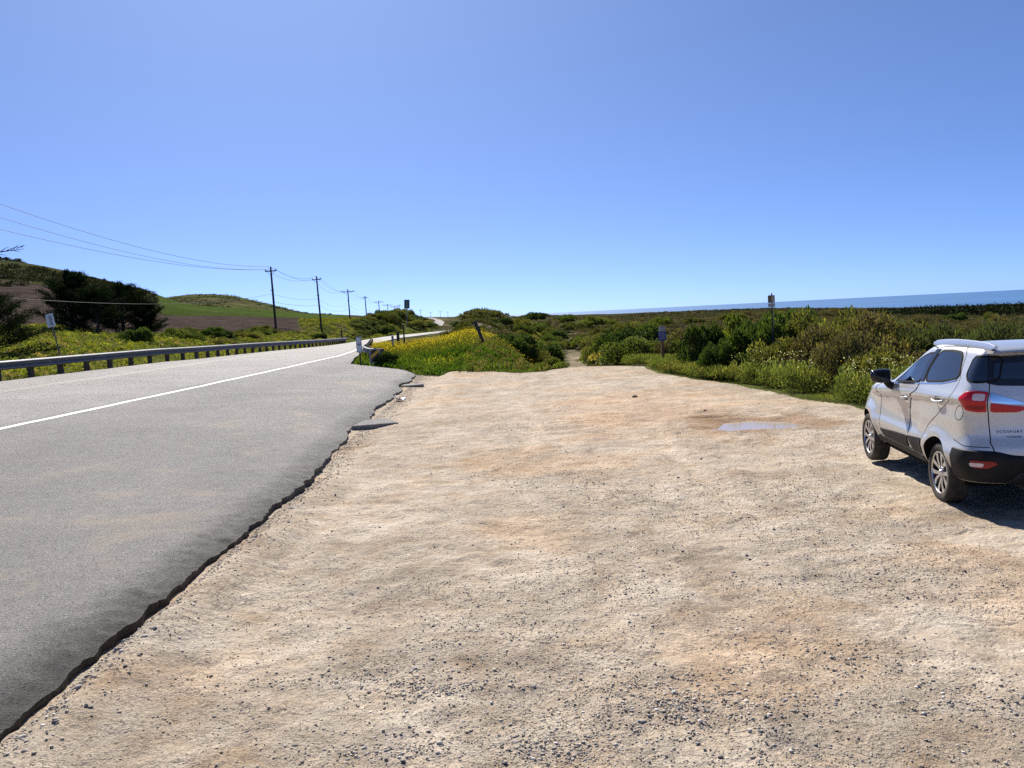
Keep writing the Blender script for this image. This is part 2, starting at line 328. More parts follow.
LOT_R=([-40,2,8,12,13.2,14,15,16.3,18.9,22.5,24.6,27.6,32,40],[40,40,40,40,17,12.5,8.6,6.95,6.45,6.1,5.6,5.0,5.1,5.6])
LOT_F=([-8,-3.6,-1.7,.3,1.3,2,3.5,5,6,12],[37,34.9,33.5,31.5,31.6,33.7,33.9,32.2,31,31])
def lot_margin(x,y):
    """positive inside the parking lot, roughly in metres"""
    wob=.5*fbm(x,y,2.2,3,91)
    return np.minimum(np.minimum(np.interp(y,*LOT_R)-x,np.interp(x,*LOT_F)-y),x-Rx(y)+.4)+wob
PUD=(4.5,15.15)
def pud_r(x,y):
    # long shallow hollow, lying a little aslant
    dx=x-PUD[0]; dy=y-PUD[1]; u=dx*.97-dy*.24; v=dx*.24+dy*.97
    r=np.sqrt((u/1.0)**2+(v/.78)**2)+.75*fbm(x,y,.7,4,55)
    dx=x-3.95; dy=y-16.3; r2=np.sqrt((dx/.42)**2+(dy/.22)**2)+.3*fbm(x,y,.5,2,56)
    return np.minimum(r,r2+.12)
def Z(x,y,detail=True):
    x=np.asarray(x,float); y=np.asarray(y,float)
    zt=table(x,y)
    near=np.where(x>-3.05,0.,zroad(x,y)-.12)
    left=np.where(x<Lx(y),zroad(Lx(y),y)-.12+.0*x,near)
    wn=sstep(44,26,y)                       # near the lot use the flat lot itself
    right_near=sstep(-4,-2,x)*wn*sstep(-1.5,1.0,lot_margin(x,y))
    z=zt*(1-right_near)
    # road corridor
    d=np.maximum(Lx(y)-x,x-np.where(y<34,np.maximum(Rx(y),-3.05),Rx(y))); zr=zroad(np.clip(x,Lx(y),np.maximum(Rx(y),-3.05)),y)-.13
    w=sstep(9,.3,d)*sstep(240,190,y); w=np.where((y<34)&(x>-3.3),sstep(.6,.0,d),w)
    z=z*(1-w)+zr*w
    behind=sstep(6,0,y); z=z*(1-behind)+np.where(x>-3.05,0,zr)*behind
    if detail:
        off=sstep(.5,6,d)*(1-sstep(-2,.5,lot_margin(x,y)))
        z=z+off*(.25*fbm(x,y,9,4,3)*sstep(15,60,y)+1.1*fbm(x,y,45,4,11)*sstep(50,140,y)*sstep(420,200,y)+2.2*fbm(x,y,80,5,17)*sstep(180,400,y)*sstep(-40,-120,x)
             +.5*fbm(x,y,160,4,29)*sstep(250,700,y)*sstep(4000,1500,y)*sstep(-40,20,x))
        lm=sstep(-.3,.8,lot_margin(x,y))*sstep(-3.6,-3.0,x)
        pr=pud_r(x,y); calm=sstep(.9,1.9,pr)
        z=z+lm*(.075*fbm(x,y,3.1,2,31)*sstep(1.,2.6,pr)+(.035*fbm(x,y,.9,3,33)+.030*fbm(x,y,.24,3,37)+.016*fbm(x,y,.10,2,41))*(.25+.75*calm))
        # tyre ruts running along the lot
        q=x-.35*np.sin(y*.11)+.4*fbm(x,y,6,2,61)
        rut=np.exp(-((np.mod(q+1.2,2.3)-1.15)/.16)**2)
        z=z-lm*calm*.03*rut*sstep(-.1,.25,fbm(x,y,5,2,67))
        z=z-.075*sstep(1.25,.35,pr)*lm+.018*np.exp(-((pr-1.45)/.25)**2)*lm
    return z
def Z1(x,y): return float(Z(np.array([x]),np.array([y]))[0])
def axis(segs):
    out=[segs[0][0]]
    for a,b,s in segs: n=max(1,int(round((b-a)/s))); out+=list(np.linspace(a,b,n+1)[1:])
    return np.array(out)
def build_ground():
    xs=axis([(-22000,-4000,900),(-4000,-800,60),(-800,-300,12),(-300,-120,5),(-120,-45,2),(-45,-20,.8),(-20,-4,.3),(-4,-2.4,.08),(-2.4,4,.05),(4,7.2,.07),(7.2,12,.16),(12,45,.6),(45,150,2.5),(150,600,9),(600,3000,45),(3000,22000,900)])
    ys=axis([(-40,2,2),(2,10,.045),(10,17.5,.075),(17.5,36,.2),(36,75,.6),(75,200,1.8),(200,480,4.5),(480,1300,14),(1300,5000,75),(5000,22000,500)])
    X,Y=np.meshgrid(xs,ys); nx,ny=len(xs),len(ys)
    z=Z(X.ravel(),Y.ravel()).reshape(X.shape)
    V=np.stack([X.ravel(),Y.ravel(),z.ravel()],1)
    i=np.arange(nx*ny).reshape(ny,nx)
    F=np.stack([i[:-1,:-1],i[:-1,1:],i[1:,1:],i[1:,:-1]],-1).reshape(-1,4)
    cx=V[F].mean(1); x,y,zz=cx[:,0],cx[:,1],cx[:,2]
    lm=lot_margin(x,y); lot=(lm>0)&(x>-4.2)&(y<36)
    b=x/np.maximum(y,1)
    fr=bearing(347)
    plow=(y>92+.10*(x+60)+3*fbm(x,y,20,2,5))&(y<250)&(b<fr)&(x<-22)&(b>-1.2)
    crop=(y>=250)&(y<400+12*fbm(x,y,50,2,6))&(b<fr)&(b>bearing(150)-.02)
    hill=(~plow)&(~crop)&(b<bearing(349))&(y>200)
    land=~(lot|plow|crop|hill)
    # ---- colours of what grows there (per vertex)
    x,y=V[:,0],V[:,1]; n1=fbm(x,y,14,4,71); n2=fbm(x,y,60,4,73); n3=fbm(x,y,3,3,75)
    def c(*q): return np.array(q)[None,:]
    col=np.tile(c(.062,.056,.03),(len(V),1))
    def lay(mask,cc):
        nonlocal col; m=np.clip(mask,0,1)[:,None]; col=col*(1-m)+cc*m
    lay(sstep(-.1,.3,n1),c(.055,.065,.028)); lay(sstep(.0,.4,n2)*.8,c(.13,.105,.06)); lay(sstep(.15,.45,fbm(x,y,22,3,79))*.7,c(.16,.135,.075))
    far=sstep(250,600,y)*sstep(-30,10,x)
    lay(far*.85,c(.038,.036,.022)); lay(far*sstep(.05,.4,fbm(x,y*.25,120,4,83)),c(.060,.047,.032)); lay(far*sstep(.1,.5,fbm(x,y*.3,200,3,85))*.6,c(.035,.045,.02))
    leftb=sstep(-14,-18,x)*sstep(250,215,y)
    lay(leftb*.9,c(.10,.115,.03))
    # flower bank
    bank=sstep(33,36,y)*sstep(75,64,y)*sstep(3.,0,x)*sstep(-.5,1.,x-Rx(y))
    lay(bank*.95,c(.085,.12,.025))
    grassy=sstep(-4.5,-1.5,lot_margin(x,y))*sstep(11,15,y)*sstep(36,33,y)*sstep(2,4,x)
    lay(grassy,c(.10,.115,.035))
    # dune bare sand and paths
    def blob(px,d,rx,ry): 
        bx=bearing(px)*d; return np.exp(-(((x-bx)/rx)**2+((y-d)/ry)**2)**1.5)
    for px,d,rx,ry in ((470,84,2.6,7),(487,93,2.4,6),(590,88,2.2,9),(597,76,1.8,6),(585,150,4,20),(628,190,4,9),(905,420,12,16)):
        lay(np.clip(blob(px,d,rx,ry)*1.1+1.2*n3*blob(px,d,rx,ry),0,1)*(.6 if px<500 else 1),c(.30,.235,.17))
    tr=np.interp(y,[33,40,55,70,90,110,140,200],[3.4,3.6,4.2,5.2,7.6,8.,9.,14]); lay(sstep(1.6,.7,np.abs(x-tr))*sstep(31,33,y)*sstep(140,80,y)*.8,c(.30,.24,.17))
    # hills: rough grass with brown and green patches
    hm=sstep(170,240,y)*sstep(bearing(352),bearing(340),x/np.maximum(y,1))
    lay(hm,c(.060,.068,.028)); lay(hm*sstep(.05,.4,fbm(x,y,55,4,87)),c(.105,.082,.05)); lay(hm*sstep(.05,.3,fbm(x,y,35,4,89))*.9,c(.045,.05,.026))
    lay(hm*sstep(380,480,y)*.85,c(.078,.095,.032)); lay(hm*sstep(520,700,y)*sstep(.12,.4,fbm(x,y,110,4,93))*.5,c(.13,.10,.06))
    # road verge worn earth left of the rail
    lay(sstep(1.2,.2,np.abs(x-Lx(y)))*.7*sstep(120,90,y),c(.22,.19,.12))
    tint=col*(1+.5*n3[:,None])
    lotc=np.ones((len(V),3))*(.93-.07*sstep(11,5,y))[:,None]*np.array([1,.995,.985]); o=sstep(.05,.4,fbm(x,y,1.7,3,95))[:,None]; lotc=lotc*(1-.35*o)+.35*o*np.array([1.08,.86,.66])
    pr=pud_r(x,y); wet=(sstep(1.75,1.1,pr+.3*fbm(x,y,.3,2,57)))[:,None]; lotc=lotc*(1-wet*.75)+wet*.75*np.array([.55,.42,.31])
    od=np.exp(-(((x-2.9)/2.3)**2+((y-18)/3.5)**2))[:,None]; lotc=lotc*(1-.45*od)+.45*od*np.array([1.02,.80,.62])
    q_=x-.35*np.sin(y*.11)+.4*fbm(x,y,6,2,61); rt=(np.exp(-((np.mod(q_+1.2,2.3)-1.15)/.2)**2)*sstep(-.1,.25,fbm(x,y,5,2,67)))[:,None]; lotc=lotc*(1+.12*rt)
    rim=sstep(1.4,.3,lot_margin(x,y))[:,None]; lotc=lotc*(1-.35*rim)+.35*rim*np.array([.72,.70,.66])
    pl=np.array([.062,.048,.041])[None,:]*(1+.25*n1[:,None]); 
    rows=np.sin((x*.35+y*.93)*2*math.pi/6.0)[:,None]; pl=pl*(1+.25*rows)
    cr=np.array([.058,.082,.022])[None,:]*(1+.3*fbm(x,y*2,60,3,97)[:,None]); cr=cr*(1-.35*(sstep(275,255,y))[:,None])
    def part(name,mask,tt,mt):
        f=F[mask]; u,inv=np.unique(f,return_inverse=True)
        o=mesh_np(name,V[u],inv.reshape(-1,4).astype(np.int32),MT[mt],smooth=True,tint=tt[u]); return tag(o,kind='structure')
    part('dirt_lot',lot,lotc,'dirt'); part('ground',land,tint,'land'); part('plowed_field',plow,pl,'plowed'); part('crop_field',crop,cr,'crop'); part('hills',hill,tint,'hill')
    # puddle water: a still sheet lying in the hollow
    a=np.linspace(0,2*math.pi,49)[:-1]; PV=[(PUD[0],PUD[1]+.3,0)]+[(PUD[0]+1.7*math.cos(t),PUD[1]+.3+1.75*math.sin(t),0) for t in a]
    zz=float(np.median(Z(np.array([4.3,4.0,4.7,4.4]),np.array([15.0,15.1,15.0,15.2]))))+.030
    o=mesh_np('puddle',[(p[0],p[1],zz) for p in PV],[(0,k+1,(k+1)%48+1) for k in range(48)],MT['puddle']); tag(o,kind='structure')
    # sea
    S=70000; o=mesh_np('sea',[(-S*.2,900,-22.5),(S,900,-22.5),(S,S*1.4,-22.5),(-S*.2,S*1.4,-22.5)],[(0,1,2,3)],MT['sea']); tag(o,kind='structure')
build_ground()
# ================================================================== ROAD
def build_road():
    ys=axis([(-30,2,2),(2,14,.05),(14,42,.1),(42,80,.5),(80,230,2.)])
    us=np.concatenate([np.linspace(0,.06,4)[:-1]**1,np.linspace(.06,1.1,34)[:-1],np.linspace(1.1,3,26)[:-1],np.linspace(3,14.8,60)])
    Y,U=np.meshgrid(ys,us,indexing='ij')
    edge=Rx(Y)+.09*fbm(Y,Y*0+3.3,3.2,2,101)*sstep(60,40,Y)+.06*fbm(Y,Y*0+9.3,.30,4,103,.7)*sstep(40,34,Y)
    # bites out of the broken edge
    for yb,dep,wd in ((17.6,.12,1.1),(21.5,.08,.9),(25.3,.08,.6),(29.0,.28,1.2),(32.2,.10,.7)): edge=edge-dep*np.exp(-((Y-yb)/wd)**4)
    Wd=edge-(Lx(Y)+.15); X=edge-U/14.8*Wd*1.0
    near=U; X=np.where(U<3,edge-U,edge-3-(U-3)/11.8*(Wd-3))
    lip=sstep(46,40,Y)
    z=zroad(X,Y)+.02-.085*lip*(1-np.clip((U+.05*fbm(X,Y,.2,3,121))/.40,0,1))**1.4*(1+.6*fbm(Y,Y*0+1.,1.5,2,105))+.012*fbm(X,Y,1.2,3,107)*lip
    z=z+.020*fbm(X,Y,.11,2,109)*sstep(22,14,Y)*sstep(.9,.1,U)+.020*fbm(X,Y,.05,1,119)*sstep(13,9,Y)*sstep(.7,.1,U)
    V=np.stack([X,Y,z],-1)
    # skirt down the broken edge
    sk=V[:,:1].copy(); sk[...,2]=np.minimum(sk[...,2]-.06,0)-.12; sk[...,0]+=.015*fbm(Y[:,:1],Y[:,:1]*0,.2,2,111)-.02
    V=np.concatenate([sk,V],1); ny,nu=V.shape[:2]
    i=np.arange(ny*nu).reshape(ny,nu); F=np.stack([i[:-1,:-1],i[1:,:-1],i[1:,1:],i[:-1,1:]],-1).reshape(-1,4)
    tint=np.ones((ny,nu,3)); UU=np.concatenate([U[:,:1]*0,U],1); YY=np.concatenate([Y[:,:1],Y],1); XX=V[...,0]
    dark=(np.clip(1-(UU+.14*fbm(XX,YY,.12,3,113)+.12*fbm(YY,YY*0,2.5,2,115))/.52,0,1)*sstep(44,40,YY))[...,None]; tint=tint*(1-.72*dark*(.35+.65*sstep(17,8,YY))[...,None])  # shade of the sloping edge painted into the tint, strongest close by
    lane=(sstep(.1,.5,Wx(YY)-XX))[...,None]; tint=tint*(1+.30*lane*np.array([1,1,1.02]))
    worn=np.exp(-((XX-Wx(YY)-2.2)/.8)**2)[...,None]*.10; tint=tint*(1-worn)
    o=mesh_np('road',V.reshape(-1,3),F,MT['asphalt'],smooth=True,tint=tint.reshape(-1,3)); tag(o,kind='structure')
    o.data.set_sharp_from_angle(angle=R_(50))
    at=o.data.attributes.new('dust','FLOAT','POINT'); d=(sstep(.2,1.0,UU)*sstep(4.5,1.5,UU)*sstep(5,6,YY)*sstep(40,30,YY)*.9+.25*sstep(10,4,UU)*sstep(30,12,YY)); at.data.foreach_set('value',d.ravel().astype(np.float32))
    def line(name,xf,w,y0,y1,mt,dx=0.):
        yy=axis([(y0,min(y1,60),.5),(min(y1,60),y1,1.5)]) if y1>60 else axis([(y0,y1,.5)])
        xx=xf(yy)+dx; V=[]
        for x,y in zip(xx,yy):
            for s in(-w/2,0,w/2): V.append((x+s,y,float(zroad(np.array(x+s),np.array(y)))+.02+.006+.012*float(fbm(np.array([x+s]),np.array([y]),1.2,3,107)[0])*float(sstep(46,40,np.array(y)))))
        F=[]
        for k in range(len(yy)-1): F+= [(3*k,3*k+1,3*k+4,3*k+3),(3*k+1,3*k+2,3*k+5,3*k+4)]
        o=mesh_np(name,V,F,MT[mt],smooth=True); tag(o,kind='structure')
    line('edge_line',Wx,.17,-30,170,'white_paint'); line('centre_line',Yx,.13,-30,120,'yellow_paint',-.12); line('centre_line',Yx,.13,-30,120,'yellow_paint',.12)
    # the road seen again where it climbs the far slope
    pts=[(436,330),(438.5,380),(440,430),(437.5,480),(432.5,540),(429,600),(427,640)]
    P=[(bearing(a)*d,d) for a,d in pts]; V=[]
    yy=np.linspace(330,640,60); xc=np.interp(yy,[p[1] for p in P],[p[0] for p in P])
    for x,y in zip(xc,yy):
        for s in (-2.2,0,2.2): V.append((x+s,y,Z1(x+s,y)+.10))
    F=[]
    for k in range(59): F+=[(3*k,3*k+1,3*k+4,3*k+3),(3*k+1,3*k+2,3*k+5,3*k+4)]
    o=mesh_np('far_road',V,F,MT['asphalt'],smooth=True,tint=np.ones((len(V),3))*.85); tag(o,kind='structure')
build_road()
# ================================================================== VEGETATION
def unit(n): v=rng.normal(size=(n,3)); return v/np.linalg.norm(v,axis=1,keepdims=True)
def leaves(C,N,ln,wd,droop=.0):
    """one bent diamond leaf per centre: C centres, N growing directions"""
    n=len(C); N=N/np.linalg.norm(N,axis=1,keepdims=True)
    S=np.cross(N,unit(n)); S/=np.linalg.norm(S,axis=1,keepdims=True)+1e-9
    B=np.cross(S,N)
    ln=np.broadcast_to(ln,(n,))[:,None]; wd=np.broadcast_to(wd,(n,))[:,None]
    V=np.stack([C-N*ln*.5,C+S*wd*.5+B*wd*.18,C+N*ln*.5-np.array([0,0,1])*ln*droop,C-S*wd*.5+B*wd*.18],1).reshape(-1,3)
    F=np.arange(n*4,dtype=np.int32).reshape(n,4)
    return V,F
def lumpy(nl,seed,flat=1.,lo=.15,hi=.33):
    r=np.random.default_rng(seed); L=[]
    for k in range(nl):
        a=r.uniform(0,2*math.pi); q=math.sqrt(r.uniform(0,1))*.72; zz=r.uniform(.15,1)*math.sqrt(max(0,1-q*q))*.72
        L.append((q*math.cos(a),q*math.sin(a),zz*flat+.06,r.uniform(lo,hi)))
    return np.array(L)
def foliage(seed,nl,nleaf,ln,wd,color,spread=.3,up=.35,lo=.15,hi=.33,twig=None,fill=.7):
    L=lumpy(nl,seed,1.,lo,hi); r=np.random.default_rng(seed+50)
    w=L[:,3]**2; k=r.choice(nl,nleaf,p=w/w.sum()); d=unit(nleaf); d[:,2]=np.abs(d[:,2])*.9+d[:,2]*.1
    rad=L[k,3]*(fill+(1.08-fill)*r.random(nleaf)**.6)
    C=L[k,:3]+d*rad[:,None]; C[:,2]=np.maximum(C[:,2],.01+.05*r.random(nleaf))
    N=d+unit(nleaf)*.9+np.array([0,0,up])
    V,F=leaves(C,N,ln*r.uniform(.6,1.4,nleaf),wd*r.uniform(.6,1.3,nleaf))
    lumpt=r.uniform(.75,1.3,nl)[k]; lt=r.uniform(.65,1.35,nleaf)*lumpt
    T=np.array(color)[None,:]*lt[:,None]; pale=r.random(nleaf)<spread
    T[pale]=T[pale]*np.array([1.5,1.35,1.0])
    if twig is not None:
        br=r.random(nleaf)<.35; T[br]=np.array(twig)*lt[br][:,None]
    return V,F,np.repeat(T,4,axis=0)
def stems_mesh(seed,n=9):
    r=random.Random(seed); m=MB()
    for k in range(n):
        a=r.uniform(0,6.28); q=r.uniform(.3,.75); h=r.uniform(.35,.7)
        m.tube([(0.05*math.cos(a),.05*math.sin(a),-.15),(q*.45*math.cos(a),q*.45*math.sin(a),h*.45),(q*math.cos(a),q*math.sin(a),h)],[.03,.02,.008],5)
    return m
KINDS={'dark':dict(nl=40,nleaf=6500,ln=.085,wd=.05,color=(.046,.072,.021),spread=.36),
'green':dict(nl=38,nleaf=6500,ln=.085,wd=.045,color=(.092,.118,.030),spread=.38),
'olive':dict(nl=40,nleaf=6500,ln=.08,wd=.035,color=(.112,.115,.038),spread=.40),
'brown':dict(nl=40,nleaf=6500,ln=.085,wd=.03,color=(.098,.090,.042),spread=.36,twig=(.10,.078,.055)),
'grey':dict(nl=34,nleaf=8000,ln=.10,wd=.018,color=(.075,.088,.042),spread=.2,up=1.2,lo=.16,hi=.28),
'straw':dict(nl=20,nleaf=5000,ln=.11,wd=.03,color=(.19,.18,.075),spread=.4,up=.9)}
PROTO={}
def shrub_proto(kind,var):
    key=(kind,var)
    if key not in PROTO:
        s=hash_(kind)+var*17; V,F,T=foliage(s,**KINDS[kind])
        o=mesh_np('foliage',V,F,MT['leaf'],tint=T); st=stems_mesh(s).build('stem',MT['bark'],fix=False)
        PROTO[key]=(o.data,st.data); bpy.data.objects.remove(o); bpy.data.objects.remove(st)
    return PROTO[key]
def hash_(s): return sum(ord(c)*(i+3) for i,c in enumerate(s))
def shrub(px,d,w,h,kind,var,label,group=None,name='shrub',sink=.12,parts=True,xy=None):
    f,st=shrub_proto(kind,var)
    x,y=(bearing(px)*d,d) if xy is None else xy
    z=Z1(x,y)-sink*h
    if parts:
        e=empty(name,(x,y,z),random.uniform(0,6.28),label,'shrub',group)
        a=bpy.data.objects.new('foliage',f); COL.objects.link(a); a.parent=e
        b=bpy.data.objects.new('stem',st); COL.objects.link(b); b.parent=e
    else:
        e=bpy.data.objects.new(name,f); COL.objects.link(e); e.location=(x,y,z); e.rotation_euler=(0,0,random.uniform(0,6.28)); tag(e,label,'shrub',group)
    e.scale=(w/2*1.05,w/2*1.05,h*1.08)
    return e
# ---- shrubs right of the lot, one by one: column, distance, width, height
G1='shrubs growing along the right side of the lot'
for a in [
 (632,45,4.25,2.35,'dark',0,'dark green rounded shrub just left of the small blue sign'),
 (607,49,3.07,1.79,'dark',1,'low dark shrub at the left end of the shrub row above the valley track'),
 (690,29.8,1.60,1.35,'green',0,'fresh green shrub nearest to the blue sign on its right'),
 (701,27.4,1.89,1.95,'dark',1,'tall dark shrub second to the right from the blue sign'),
 (716,25.6,1.36,1.28,'dark',0,'small very dark dome shaped shrub standing out at the lot edge'),
 (728,28.6,2.36,2.13,'green',1,'green clumpy shrub rising in the middle behind the dark dome shrub'),
 (746,24.8,1.18,0.98,'dark',1,'knee high dark shrub touching the gravel left of the yellow weeds'),
 (757,27.6,2.48,2.07,'dark',0,'broad dark green shrub left of the tall tan sign post'),
 (787,28.6,3.07,2.50,'dark',1,'tallest dark shrub, standing right behind the weeds below the tan sign'),
 (775,23.5,2.01,1.40,'olive',0,'olive shrub in front of the tan sign, behind the yellow weeds'),
 (811,27.2,2.60,2.07,'olive',1,'olive brown shrub directly right of the tallest dark shrub'),
 (820,22.4,2.24,1.65,'brown',0,'twiggy brown shrub behind the flowering weeds, left of the car mirror'),
 (846,24.8,2.83,2.01,'olive',0,'olive shrub rising behind the twiggy brown one'),
 (853,20.2,2.01,1.59,'brown',1,'dark twiggy shrub straight behind the car mirror'),
 (878,22.6,2.83,2.01,'brown',0,'brownish shrub above the front window of the silver car'),
 (889,18.9,1.89,1.18,'olive',1,'low olive shrub peeping over the bonnet of the silver car'),
 (913,23.8,2.95,1.74,'olive',0,'olive shrub just left of the fine grey bush'),
 (945,21.8,3.07,1.81,'grey',0,'fine leaved grey green bush above the car roof rail'),
 (990,20.9,3.07,1.79,'grey',1,'fine leaved grey green bush at the right edge behind the car'),
 (1035,20.4,3.07,1.74,'grey',0,'grey green bush cut by the right edge of the photo'),
 (925,19.4,2.36,1.06,'brown',1,'brown low shrub hidden behind the car windows'),
 (862,28.8,3.30,2.13,'olive',1,'pale olive shrub in the second row above the brownish shrubs'),
 (900,30.5,3.54,1.79,'green',0,'yellow green shrub in the second row below the dark far trees'),
 (668,37.5,2.0,.95,'brown',0,'brown low shrub behind the blue sign'),
 (706,38,4.01,1.89,'brown',1,'reddish brown shrub behind the middle green shrub'),
 (738,40,4.01,2.01,'brown',0,'brown shrub second to the left from the tan sign, in the back row'),
 (830,36,4.25,1.83,'brown',1,'dull brown shrub in the back row right of the tan sign')]:
    shrub(*a,group=G1)
# ---- scrub bushes on the rough ground beyond the lot
G2='scrub bushes dotted over the rough ground beyond the lot'
def field_shrubs():
    n=0; r=np.random.default_rng(5); tries=0
    while n<250 and tries<5000:
        tries+=1; px=r.uniform(512,1080) if n%2 else r.uniform(512,660); d=math.exp(r.uniform(math.log(38),math.log(170))) if n%2==0 else math.exp(r.uniform(math.log(60),math.log(255)))
        x=bearing(px)*d
        if d<46 and px>640: continue
        tr=float(np.interp(d,[33,40,55,70,90,110,140,200],[3.4,3.6,4.2,5.2,7.6,8.,9.,14]))
        if abs(x-tr)<2.2 and d<110: continue
        if px<560 and d<50: continue
        if 545<px<602 and d<85: continue
        w=r.uniform(1.6,4.2)*(1+.3*(d>90)+.5*(d>150)); kind=r.choice(['olive','olive','green','dark','brown','brown'] if px>650 else ['olive','green','green','straw','olive','dark'])
        h=w*r.uniform(.28,.5)
        shrub(px,d,w,h,kind,int(r.integers(0,2)),'plain low scrub bush, one of the many scattered over the rough ground beyond the lot',G2,parts=False); n+=1
field_shrubs()
for a in [(543,62,3.4,2.3,'dark',0,'round dark bush alone in the hollow right of the sandy dune'),
 (548,58,3.,1.1,'green',1,'low green bush at the rim of the hollow below the dark round bush'),
 (520,52,3.6,1.2,'olive',1,'olive bush sloping down from the yellow flowers to the hollow'),
 (505,72,4.6,1.7,'brown',0,'grey brown bush on the dune side right of the leaning post'),
 (517,86,5,1.7,'dark',1,'long dark green bush lying along the right flank of the dune'),
 (501,103,3.6,1.1,'dark',0,'dark bush on the top right of the dune'),
 (466,106,3.2,.9,'olive',0,'olive bush left on the dune top'),(478,108,3.4,1.0,'green',1,'green bush in the middle of the dune top'),(459,104,3.0,.9,'dark',1,'dark small bush at the left end of the dune top'),
 (490,108,3.8,1.1,'olive',1,'olive bush behind the bare sand on the dune crest'),
 (451,98,3.,1.0,'olive',1,'yellowish bush on the left shoulder of the dune'),
 (467,94,2.4,.7,'brown',1,'small brown tuft in the bare sand of the dune'),
 (595,72,2.2,1.1,'dark',0,'dark bush beside the pale track patch in the hollow'),
 (613,52,3.4,1.9,'dark',1,'big dark bush left of the small blue sign, beyond the end of the lot')]:
    shrub(*a)
# ---- bushes on the bank left of the road
G3='grey green bushes on the bank along the left of the road'
rb=np.random.default_rng(12)
for k in range(80):
    px=rb.uniform(350,434); d=np.interp(px,[350,360,380,400,425,440],[122,146,176,204,214,225])+rb.uniform(0,40)
    if bearing(px)*d>Lx(d)-2.: continue
    w=rb.uniform(3.4,6.5); h=w*rb.uniform(.26,.38)*np.interp(px,[350,370,392,405,418,434],[.8,1.1,1.6,1.6,1.0,.5])
    shrub(px,d,w,h,rb.choice(['dark','olive','grey','dark']),int(rb.integers(0,2)),'grey green bush in the thicket on the bank left of the road',G3,parts=False)
G4='low bushes between the guardrail and the ploughed field'
for k in range(34):
    px=rb.uniform(170,345); d=rb.uniform(68,112)*(1.0 if px<300 else 1.15); w=rb.uniform(1.6,3.2)
    if bearing(px)*d>Lx(d)-2.5: continue
    shrub(px,d,w,w*rb.uniform(.3,.5),rb.choice(['dark','olive','green']),int(rb.integers(0,2)),'low bush between the guardrail and the ploughed field',G4,parts=False)
shrub(138,58,2.6,1.2,'dark',0,'dark bush at the right foot of the cypress trees')
shrub(384,39.6,1.25,.95,'dark',1,'dark bush swallowing the end of the short guardrail')
shrub(377.5,40.6,.9,.8,'green',0,'small green bush under the striped hazard board')
# ---- clump scatter: many copies of a small template in ONE mesh (ground cover only)
def scatter(name,P,S,T,tmpl,mt,kind='stuff',zs=None):
    TV,TF,TT=tmpl; n=len(P); k=len(TV); a=rng.uniform(0,6.283,n); c,s=np.cos(a)[:,None],np.sin(a)[:,None]
    S=np.asarray(S)[:,None]; zs=S if zs is None else np.asarray(zs)[:,None]
    X=(TV[None,:,0]*c-TV[None,:,1]*s)*S+P[:,0:1]; Yv=(TV[None,:,0]*s+TV[None,:,1]*c)*S+P[:,1:2]; Zz=TV[None,:,2]*zs+P[:,2:3]
    V=np.stack([X,Yv,Zz],-1).reshape(-1,3); F=(TF[None]+ (np.arange(n)*k)[:,None,None]).reshape(-1,TF.shape[1])
    tt=(TT[None]*T[:,None,:]).reshape(-1,3)
    return tag(mesh_np(name,V,F.astype(np.int32),MT[mt],tint=tt),kind=kind)
def clump_t(seed,n,ln,wd,nl=5,up=.5):
    V,F,T=foliage(seed,nl,n,ln,wd,(1,1,1),spread=.25,up=up,lo=.3,hi=.5); return V,F,T
def tuft_t(seed,n,wd=.03,spread=.35):
    r=np.random.default_rng(seed); V=[];F=[];T=[]
    for k in range(n):
        a=r.uniform(0,6.28); q=r.uniform(0,.25); b=np.array([q*math.cos(a),q*math.sin(a),-.05]); l=r.uniform(.5,1.); ln=r.uniform(.1,spread)*l*1.6
        a2=a+r.uniform(-.6,.6); dr=np.array([math.cos(a2),math.sin(a2),0]); sd=np.array([-dr[1],dr[0],0])*wd*.5
        m=b+dr*ln*.35+np.array([0,0,l*.6]); t=b+dr*ln+np.array([0,0,l])
        i=len(V); V+=[b-sd,b+sd,m+sd*.8,m-sd*.8,t-sd*.2,t+sd*.2]; F+=[(i,i+1,i+2,i+3),(i+3,i+2,i+5,i+4)]
        g=r.uniform(.7,1.3); T+=[(g,g,g)]*6
    return np.array(V),np.array(F,np.int32),np.array(T)
def pts(x,y,dz=-.02): return np.stack([x,y,Z(x,y)+dz],1)
def region(n,x0,x1,y0,y1,fn):
    x=rng.uniform(x0,x1,n); y=rng.uniform(y0,y1,n); m=fn(x,y); return x[m],y[m]
# scrub over the coastal plain
n=16000; d=np.exp(rng.uniform(math.log(45),math.log(900),n)); b=rng.uniform(bearing(470),bearing(1250),n); x=b*d; y=d
dens=fbm(x,y,30,3,131)+.5*fbm(x,y,7,2,133); tr=np.interp(y,[33,40,55,70,90,110,140,200],[3.4,3.6,4.2,5.2,7.6,8.,9.,14])
m=(dens>-.3)&(np.abs(x-tr)>1.6)&~((b<bearing(498))&(d>74)&(d<104))&~((d<60)&(x<3)); x,y,d=x[m],y[m],d[m]; n=len(x)
pal=np.array([(.070,.062,.036),(.055,.058,.028),(.085,.070,.045),(.095,.075,.055),(.045,.055,.022),(.11,.095,.05)])
T=pal[rng.integers(0,6,n)]*.8; near_g=(np.exp(-(d/140)**2)*sstep(20,2,x-.10*d))[:,None]; T=T*(1-near_g*.75)+near_g*.75*np.array([.11,.12,.038])*rng.uniform(.6,1.3,(n,1))
scatter('scrub',pts(x,y,-.1),rng.uniform(.5,1.25,n)*(1+d/260),T,clump_t(3,46,.34,.16),'leaf',zs=rng.uniform(.35,.85,n)*(1+d/500))
